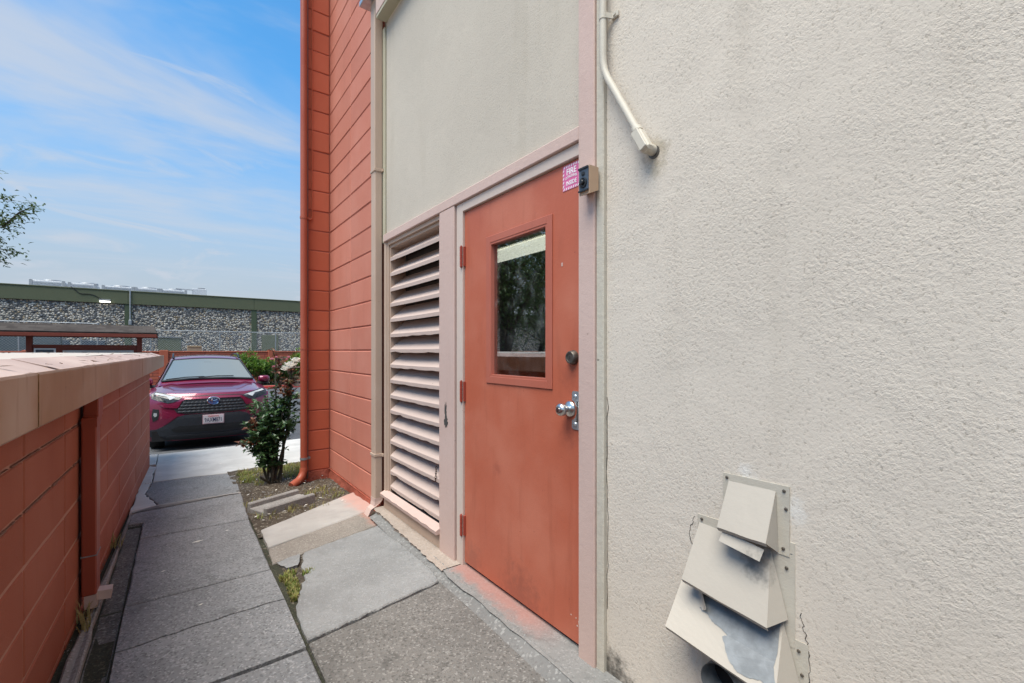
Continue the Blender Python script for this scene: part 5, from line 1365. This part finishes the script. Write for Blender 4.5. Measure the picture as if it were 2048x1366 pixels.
# red brick garden wall with piers
t = NT('garden_brick'); bt = t.new('ShaderNodeTexBrick'); bt.inputs['Scale'].default_value = 1.0
sx_ = t.new('ShaderNodeSeparateXYZ'); t.l.new(t.P(), sx_.inputs[0]); cb = t.new('ShaderNodeCombineXYZ'); t.l.new(sx_.outputs[0], cb.inputs[0]); t.l.new(sx_.outputs[2], cb.inputs[1]); t.l.new(cb.outputs[0], bt.inputs['Vector'])
bt.inputs['Brick Width'].default_value = 0.6; bt.inputs['Row Height'].default_value = 0.15; bt.inputs['Mortar Size'].default_value = 0.012
bt.inputs['Color1'].default_value = (0.42, 0.11, 0.06, 1); bt.inputs['Color2'].default_value = (0.36, 0.085, 0.05, 1); bt.inputs['Mortar'].default_value = (0.13, 0.035, 0.022, 1)
M['garden'] = t.done(bt.outputs['Color'], 0.8, normal=t.bump(bt.outputs['Fac'], -0.6, 0.02))
M['garden_pier'] = m_block('garden_pier', (0.42, 0.11, 0.06), (0.46, 0.14, 0.09))
gw = tag(empty('garden_wall', (3, 28, -0.5)), 'long low red block garden wall with piers behind the hedge', 'wall')
MB().box(-33, 16, 28.02, 28.2, -0.6, 1.17).build('wall_body', M['garden'], gw)
MB().box(-33, 16, 27.99, 28.23, 1.17, 1.225, c=0.01).build('wall_cap', M['garden_pier'], gw)
for x in (-9.6, -5.1, -0.47, 4.24, 8.9): MB().box(x-0.17, x+0.17, 27.9, 28.3, -0.6, 1.27, c=0.012).build('pier', M['garden_pier'], gw)
# hedge shrubs
def shrub(nm, lab, cx_, cy_, w, d, h, n_, seed, mats, ln=0.17, grp=None):
    r = random.Random(seed); root = tag(empty(nm, (cx_, cy_, -0.42)), lab, 'shrub', grp); m = MB(); s = MB()
    for k in range(14):
        a_ = r.uniform(0, 6.28); s.tube([(cx_+r.uniform(-.3, .3)*w, cy_+r.uniform(-.2, .2)*d, -0.42), (cx_+math.cos(a_)*w*0.35, cy_+math.sin(a_)*d*0.35, -0.42+h*0.75)], [0.018, 0.006], 5)
    s.build('stems', M['cane'], root)
    for k in range(n_):
        # clumps over an uneven dome
        u = r.uniform(-1, 1); v = r.uniform(-1, 1)
        if u*u+v*v > 1: continue
        top = h*(0.72+0.28*noise.noise(Vector((u*3+seed, v*3, 0)))) * math.sqrt(max(0.05, 1-0.75*u*u-0.5*v*v))*1.1
        z = -0.42+top*(r.random()**0.45)
        p = Vector((cx_+u*w/2, cy_+v*d/2, z))
        mi = 0 if (z+0.42 > top*0.62 and r.random() < 0.85) else 1
        for q in range(5):
            dv_ = Vector((r.uniform(-1, 1), r.uniform(-1, 0.6), r.uniform(-0.3, 1.2)))
            leafquad(m, p, dv_, Vector((0, 0, 1)), ln*r.uniform(0.7, 1.3), ln*0.25, mi)
    tag(m.build('foliage', mats, root, fixn=False), kind='stuff'); return root
HM = [M['hedge'], M['hedge_d']]
shrub('leafy_shrub', 'bright green bushy shrub directly behind the crimson car roof', 2.75, 25.6, 2.9, 1.6, 1.75, 1500, 3, HM, 0.19)
shrub('leafy_shrub', 'bright green shrub behind the roses, next to the red downspout', 5.35, 25.9, 1.9, 1.5, 1.85, 900, 4, HM, 0.19)
shrub('leafy_shrub', 'darker shrub under the pier of the garden wall behind roses', 4.05, 25.3, 1.5, 1.2, 1.15, 700, 6, [M['hedge_d'], M['hedge_d']], 0.15)
pk = tag(empty('pink_roses', (4.1, 25.0, -0.42)), 'distant pink flowering shrub in front of the garden wall pier', 'shrub')
r = random.Random(8); m = MB(); s = MB()
for k in range(9): s.tube([(4.1+r.uniform(-.2, .2), 25.0, -0.42), (4.1+r.uniform(-.6, .6), 25.0+r.uniform(-.3, .3), 0.75+r.uniform(-.2, .2))], [0.015, 0.006], 5)
for k in range(240):
    leafquad(m, Vector((4.1+r.uniform(-.7, .7), 25.0+r.uniform(-.4, .4), r.uniform(-0.2, 0.8))), Vector((r.uniform(-1, 1), r.uniform(-1, 1), r.uniform(-.3, 1))), Vector((0, 0, 1)), 0.10, 0.06, 0)
s.build('stems', M['cane'], pk); tag(m.build('foliage', M['hedge_d'], pk, fixn=False), kind='stuff')
for k, (x, z) in enumerate(((3.75, 0.82), (3.95, 0.9), (4.25, 0.86), (4.4, 0.80), (4.5, 0.9), (3.85, 0.45), (4.1, 0.55))): rose('bloom', (x, 24.75, z), 0, 0.11, M['petal_p'], pk, 200+k)

# chain link fence
cf = tag(empty('chain_link_fence', (0, 30, -0.4)), 'galvanised chain link fence between garden wall and pebble building', 'fence')
M['fence'] = m_plain('fence_zinc', (0.33, 0.355, 0.37), 0.5, 0.4, 0.2, 10, 0)
m = MB(); pit = 0.115; x0, x1, z0, z1 = -14.0, 10.0, -0.4, 2.30
k = x0-(z1-z0)
while k < x1:
    for sg_ in (1, -1):
        a_ = (k, z0) if sg_ > 0 else (k, z1); b_ = (k+(z1-z0), z1) if sg_ > 0 else (k+(z1-z0), z0)
        m.tube([(a_[0], 30+sg_*0.004, a_[1]), (b_[0], 30+sg_*0.004, b_[1])], 0.0032, 3, cap=False)
    k += pit
m.build('wire_mesh', M['fence'], cf, fixn=False)
MB().tube([(x0, 30.03, 2.31), (x1, 30.03, 2.31)], 0.024, 8).build('top_rail', M['fence'], cf, smooth=50)
for x in (-10.0, -6.6, -3.7, -1.05, 1.97, 4.76, 7.6): MB().tube([(x, 30.05, -0.5), (x, 30.05, 2.36)], 0.032, 8).build('post', M['fence'], cf, smooth=50)
# second, taller stretch on the left
cf2 = tag(empty('gate_fence', (-6, 29.2, -0.4)), 'taller chain link gate panel left behind the notice shelter', 'fence')
MB().tube([(-9.4, 29.2, 2.55), (-3.0, 29.2, 2.53)], 0.028, 8).build('top_rail', M['fence'], cf2, smooth=50)
for x in (-9.4, -5.6, -3.0): MB().tube([(x, 29.2, -0.5), (x, 29.2, 2.56)], 0.032, 8).build('post', M['fence'], cf2, smooth=50)
tag(MB().box(-9.2, -4.45, 30.5, 30.9, -0.4, 1.95, c=0.05).build('dark_container', m_plain('dark_teal', (0.075, 0.105, 0.12), 0.6)), 'dark grey green container behind the fence at far left', 'container')
cbx = tag(empty('cardboard_box', (0.8, 29.4, 1.2)), 'tan cardboard box standing above the red garden wall', 'box')
CB = m_plain('cardboard', (0.36, 0.27, 0.18), 0.85)
MB().box(0.46, 1.08, 28.5, 29.0, -0.42, 1.50, c=0.01).build('carton', CB, cbx)
MB().box(0.50, 1.04, 28.48, 28.4995, 1.42, 1.47).build('tape', M['desk'], cbx)

# pebble panel building with green parapet
t = NT('pebble_panel'); v = t.new('ShaderNodeTexVoronoi', feature='F1'); v.inputs['Scale'].default_value = 10.5; v.inputs['Randomness'].default_value = 0.95
t.l.new(t.P(), v.inputs['Vector'])
sc_ = t.new('ShaderNodeSeparateColor'); t.l.new(v.outputs['Color'], sc_.inputs[0])
cr = t.new('ShaderNodeValToRGB'); t.l.new(sc_.outputs[0], cr.inputs[0]); cr.color_ramp.interpolation = 'CONSTANT'
els = [(0.0, (0.12, 0.122, 0.125)), (0.10, (0.20, 0.205, 0.21)), (0.22, (0.58, 0.53, 0.44)), (0.46, (0.42, 0.33, 0.22)), (0.56, (0.68, 0.64, 0.57)), (0.76, (0.22, 0.22, 0.225)), (0.88, (0.48, 0.44, 0.38))]
while len(cr.color_ramp.elements) < len(els): cr.color_ramp.elements.new(0.5)
for e, (p, c) in zip(cr.color_ramp.elements, els): e.position = p; e.color = (*c, 1)
c = t.mix(t.ramp(v.outputs['Distance'], 0.48, 0.68), cr.outputs[0], (0.10, 0.098, 0.095))
c = t.mix(t.ramp(t.noise(0.8, 4, 0.6), 0.4, 0.7, 0, 0.25), c, (0.15, 0.145, 0.13))
hgt = t.ramp(v.outputs['Distance'], 0.65, 0.1)
M['pebble'] = t.done(c, 0.8, spec=0.15, normal=t.bump(hgt, 1.0, 0.05))
M['green'] = m_paint('parapet_green', (0.108, 0.122, 0.070), (0.122, 0.136, 0.082), 0.7, bumps=0.05)
M['greend'] = m_paint('pilaster_green', (0.07, 0.095, 0.055), (0.08, 0.105, 0.065), 0.7, bumps=0.05)
pb_ = tag(empty('pebble_building', (0, 33, -0.4)), 'long pebble faced building with dark green parapet across the lot', 'building')
pil = [-33.6, -27.4, -21.2, -15.0, -8.6, -2.13, 3.99, 10.2, 16.4]
for a_, b_ in zip(pil, pil[1:]):
    MB().box(a_+0.145, b_-0.145, 33.0, 33.2, -0.5, 3.83).build('pebble_panel', M['pebble'], pb_)
for x in pil: MB().box(x-0.15, x+0.15, 32.94, 33.2, -0.5, 3.829, c=0.01).build('pilaster', M['greend'], pb_)
for a_, b_ in zip(pil, pil[1:]): MB().box(a_+0.004, b_-0.004, 32.90, 33.3, 3.83, 4.52, c=0.01).build('parapet_panel', M['green'], pb_)
for a_, b_ in zip(pil, pil[1:]): MB().box(a_+0.002, b_-0.002, 32.87, 33.33, 4.52, 4.575, c=0.008).build('coping', M['green'], pb_)
MB().box(-33.6, 16.4, 33.3, 45, 4.1, 4.3).build('roof', M['sidewalk'], pb_)
MB().box(-33.6, -33.4, 33.3, 45, -0.5, 4.1).build('end_wall', M['greend'], pb_); MB().box(16.2, 16.4, 33.3, 45, -0.5, 4.1).build('end_wall', M['greend'], pb_)
for (xa, xb, za, zb) in ((-0.83, 0.24, -0.5, 2.0), (4.42, 5.38, -0.5, 2.26)):
    MB().box(xa, xb, 32.95, 33.0, za, zb, c=0.006).build('steel_door', M['green'], pb_)
MB().box(-0.9, 0.31, 32.90, 33.0, 2.0, 2.06, c=0.006).build('door_head', M['galv'], pb_)
for xa, xb in ((-5.3, -4.5), (-4.05, -3.1)): MB().box(xa, xb, 32.93, 33.0, -0.4, 1.8, c=0.01).build('dark_opening', M['keypad'], pb_)
fl_ = tag(empty('flood_light', (-3.08, 32.8, 3.8)), 'small lit wall light on the green parapet', 'lamp')
MB().box(-3.32, -2.84, 32.72, 32.90, 3.93, 4.02, c=0.02).build('lamp_body', M['galv'], fl_)
MB().box(-3.30, -2.86, 32.73, 32.89, 3.86, 3.929, c=0.02).build('lens', m_emit('flood_lens', (1, 0.97, 0.88), 2.2), fl_)
cp = []
for k in range(25):
    q = k/24; cp.append((-3.08-1.35*(1-q)**1.0, 32.88, 4.03+0.58*(1-q)**1.6+0.14*math.sin(q*7.2)*(1-q*0.6)*-1*(0 if q == 1 else 1)*min(1, 4*(1-q))*min(1, 4*q)))
tag(MB().tube(cp, 0.017, 6).build('flood_cable', M['black'], smooth=60), 'black cable sagging across the green parapet to wall light', 'cable')
cd2 = tag(empty('wall_conduit', (-2.05, 32.85, 2.7)), 'grey conduit with small box on green pilaster across the lot', 'conduit')
MB().tube([(-2.04, 32.84, 4.58), (-2.04, 32.84, 2.95)], 0.035, 8).build('pipe', M['fence'], cd2, smooth=50)
MB().box(-2.11, -1.97, 32.78, 32.90, 2.66, 2.96, c=0.03).build('fitting', M['fence'], cd2)
# rooftop condensers
M['unit'] = m_plain('condenser_grey', (0.50, 0.52, 0.55), 0.5, 0.2, 0.15)
M['unitd'] = m_plain('condenser_frame', (0.30, 0.32, 0.345), 0.5, 0.3)
def unit(x0, x1, y, z1, fans, lab, tall=False):
    root = tag(empty('rooftop_condenser', ((x0+x1)/2, y, 4.3)), lab, 'condenser', 'condensers on the pebble building roof')
    MB().box(x0, x1, y, y+1.6, 4.42, z1, c=0.02).build('casing', M['unit'], root)
    for x in (x0+0.05, x1-0.05): MB().box(x-0.07, x+0.07, y-0.03, y-0.001, 4.3, z1+0.05, c=0.01).build('corner_post', M['unitd'], root)
    m = MB()
    for k in range(9): m.box(x0+0.15, x1-0.15, y-0.02, y-0.002, 4.5+k*(z1-4.55)/9, 4.5+k*(z1-4.55)/9+0.02)
    m.build('grille', M['unitd'], root)
    for f in fans:
        m = MB(); m.lathe([(0.44, 0.0), (0.46, 0.06), (0.43, 0.12), (0.40, 0.12), (0.38, 0.03)], Matrix.Translation((f, y+0.8, z1)), 24); m.build('fan_ring', M['unitd'], root, smooth=40)
unit(-6.5, -5.1, 36, 5.17, [-5.75], 'leftmost pale rooftop condenser on the pebble building')
unit(-4.95, -3.75, 36, 5.14, [-4.2], 'second pale rooftop condenser from the left on pebble building')
unit(-3.45, -2.02, 35.4, 5.03, [-2.7], 'grey fan unit above the conduit, third rooftop unit from left')
unit(-1.98, -0.82, 35.4, 5.03, [-1.4], 'grey fan unit, fourth rooftop unit from the left')
unit(-0.78, 0.55, 35.4, 5.03, [-0.1], 'grey fan unit, fifth rooftop unit from the left')
vt = tag(empty('rooftop_box', (1.2, 36, 4.3)), 'small boxy vent cabinet at the right end of rooftop units', 'vent')
MB().box(0.85, 1.62, 36, 36.8, 4.3, 5.28, c=0.02).build('cabinet', M['unit'], vt); MB().box(1.15, 1.55, 36.1, 36.5, 5.28, 5.38, c=0.02).build('cap', M['unitd'], vt); MB().tube([(0.0, 36.0, 5.2), (0.85, 36.0, 5.18)], 0.03, 6).build('pipe', M['unitd'], vt)

# notice shelter with shingle roof
t = NT('shingle'); bt = t.new('ShaderNodeTexBrick'); t.l.new(t.P(), sx_.inputs[0]) if False else None
sx2 = t.new('ShaderNodeSeparateXYZ'); t.l.new(t.P(), sx2.inputs[0]); cb2 = t.new('ShaderNodeCombineXYZ'); t.l.new(sx2.outputs[0], cb2.inputs[0]); t.l.new(sx2.outputs[1], cb2.inputs[1]); t.l.new(cb2.outputs[0], bt.inputs['Vector'])
bt.inputs['Scale'].default_value = 1.0; bt.inputs['Brick Width'].default_value = 0.22; bt.inputs['Row Height'].default_value = 0.14; bt.inputs['Mortar Size'].default_value = 0.008
bt.inputs['Color1'].default_value = (0.05, 0.043, 0.04, 1); bt.inputs['Color2'].default_value = (0.085, 0.074, 0.068, 1); bt.inputs['Mortar'].default_value = (0.06, 0.05, 0.045, 1)
M['shingle'] = t.done(t.mix(t.ramp(t.noise(5, 4, 0.6), 0.4, 0.7, 0, 0.5), bt.outputs['Color'], (0.09, 0.078, 0.07)), 0.95, spec=0.05)
M['shred'] = m_paint('shelter_red', (0.20, 0.045, 0.028), (0.25, 0.065, 0.04), 0.6)
sh = tag(empty('notice_shelter', (-2.2, 19, -0.52)), 'small shingle roofed notice board shelter on red posts', 'shelter')
m = MB(); 
xa, xb = -4.3, -0.50
m.add([(xa, 18.6, 1.77), (xb, 18.6, 1.77), (xb-0.08, 19.2, 2.01), (xa+0.08, 19.2, 2.01), (xb, 19.8, 1.77), (xa, 19.8, 1.77)], [(0,1,2,3), (3,2,4,5)])
o = m.build('roof', M['shingle'], sh); md = o.modifiers.new('sheet', 'SOLIDIFY'); md.thickness = 0.045; md.offset = 1
for yy in (18.58, 19.79): MB().box(xa, xb-0.0, yy, yy+0.03, 1.665, 1.765, c=0.004).build('fascia', M['shred'], sh)
for x in (-3.46, -0.955): MB().box(x-0.065, x+0.065, 19.1, 19.23, -0.6, 1.80, c=0.008).build('post', M['shred'], sh)
MB().box(-3.39, -1.02, 19.12, 19.20, 1.33, 1.42, c=0.006).build('rail', M['shred'], sh)
MB().box(-3.39, -1.02, 19.14, 19.18, 0.2, 1.329).build('board', M['shred'], sh)
MB().box(-3.36, -2.90, 19.10, 19.139, 0.75, 1.31, c=0.004).build('notice_frame', M['white'], sh); MB().box(-3.32, -2.94, 19.09, 19.099, 0.80, 1.27).build('notice', M['keypad'], sh)
MB().box(-2.75, -1.1, 19.10, 19.139, 0.6, 1.25, c=0.004).build('mailbox_panel', M['sidewalk'], sh)

# dark car further back, only a sliver shows past the gutter end
dc = copy_tree(car, None, (M['carpaint'], M['carblack'])); dc.name = 'parked_car'
dc.location = (-1.15, 19.6, CZ); dc['label'] = 'dark car further back, glimpsed between gutter end and crimson suv'

# ================================================================== tree at far left (also seen in the door glass)
def tree(nm, lab, base, h, crown_c, crown_r, n_limb, n_leaf, seed, extra=()):
    r = random.Random(seed); root = tag(empty(nm, base), lab, 'tree', None)
    b = Vector(base); tr_ = MB(); lf_ = MB()
    top = Vector((crown_c[0], crown_c[1], crown_c[2]+crown_r[2]*0.5))
    pts = [b.lerp(top, k/8)+Vector((0.15*math.sin(k*1.3), 0.12*math.cos(k), 0)) for k in range(9)]
    tr_.tube(pts, [0.19*(1-0.85*k/8)+0.01 for k in range(9)], 9)
    ends = []
    for k in range(n_limb):
        s = pts[r.randint(3, 8)]; 
        d = Vector((r.gauss(0, 1), r.gauss(0, 1), r.gauss(0, 0.8))).normalized()*(r.random()**0.35)
        e = Vector(crown_c)+Vector((d.x*crown_r[0], d.y*crown_r[1], d.z*crown_r[2]))
        mid = s.lerp(e, 0.5)+Vector((0, 0, 0.25)); tr_.tube([s, mid, e], [0.035, 0.02, 0.006], 5, cap=False); ends.append((mid, e))
    for (p, q) in extra:
        tr_.tube([Vector(p), Vector(p).lerp(Vector(q), 0.5)+Vector((0, 0, 0.06)), Vector(q)], [0.022, 0.014, 0.004], 5, cap=False)
    tr_.build('trunk', M['bark'], root, smooth=50)
    def spray(c_, n_, sp, ln):
        for q in range(n_):
            p = c_+Vector((r.gauss(0, sp), r.gauss(0, sp), r.gauss(0, sp*0.8)))
            leafquad(lf_, p, Vector((r.uniform(-1, 1), r.uniform(-1, 1), r.uniform(-.6, .9))), Vector((r.uniform(-.4, .4), r.uniform(-.4, .4), 1)), ln*r.uniform(.7, 1.3), ln*0.42)
    per = n_leaf//max(1, len(ends))
    for mid, e in ends: spray(e, per*2//3, 0.34, 0.14); spray(mid.lerp(e, 0.6), per//3, 0.3, 0.14)
    for (p, q) in extra:
        for k in range(5): spray(Vector(p).lerp(Vector(q), 0.15+0.2*k), 44, 0.085, 0.085)
    tag(lf_.build('crown', M['treeleaf'], root, fixn=False), kind='stuff'); return root
ex = [((-4.1, 12.0, 3.9), (-2.35, 12.0, 3.95)), ((-4.1, 12.0, 3.3), (-2.25, 12.0, 3.0)), ((-4.0, 12.0, 3.5), (-2.35, 12.0, 3.42)), ((-4.0, 12.0, 3.2), (-2.50, 12.1, 3.25)), ((-4.0, 12, 4.2), (-2.62, 12, 4.42)), ((-4.0, 12, 3.6), (-2.52, 12, 3.65)), ((-4.0, 12, 3.0), (-2.45, 12, 2.85)), ((-2.5, 12, 3.45), (-2.10, 12, 3.92)), ((-4.0, 12, 3.0), (-2.55, 12, 3.05))]
tree('broadleaf_tree', 'loose leafy tree whose branch tips enter the frame at left', (-5.6, 11.6, -0.55), 7, (-5.6, 11.6, 4.3), (2.5, 2.4, 2.6), 100, 15000, 21, ex)
pole = tag(empty('utility_pole', (-7.4, 14.2, -0.5)), 'tall timber utility pole reflected in the door window', 'pole')
MB().tube([(-7.4, 14.2, -0.5), (-7.25, 14.2, 9.5)], [0.16, 0.11], 10).build('shaft', M['bark'], pole, smooth=50)
MB().box(-8.5, -6.0, 14.12, 14.24, 8.6, 8.72, c=0.01).build('cross_arm', M['bark'], pole)
tree('broadleaf_tree', 'dense tree behind the low outbuilding, seen only reflected in the door glass', (-11.5, 17.0, -0.55), 8, (-11.5, 17.0, 3.6), (4.2, 3.6, 3.4), 90, 14000, 33)
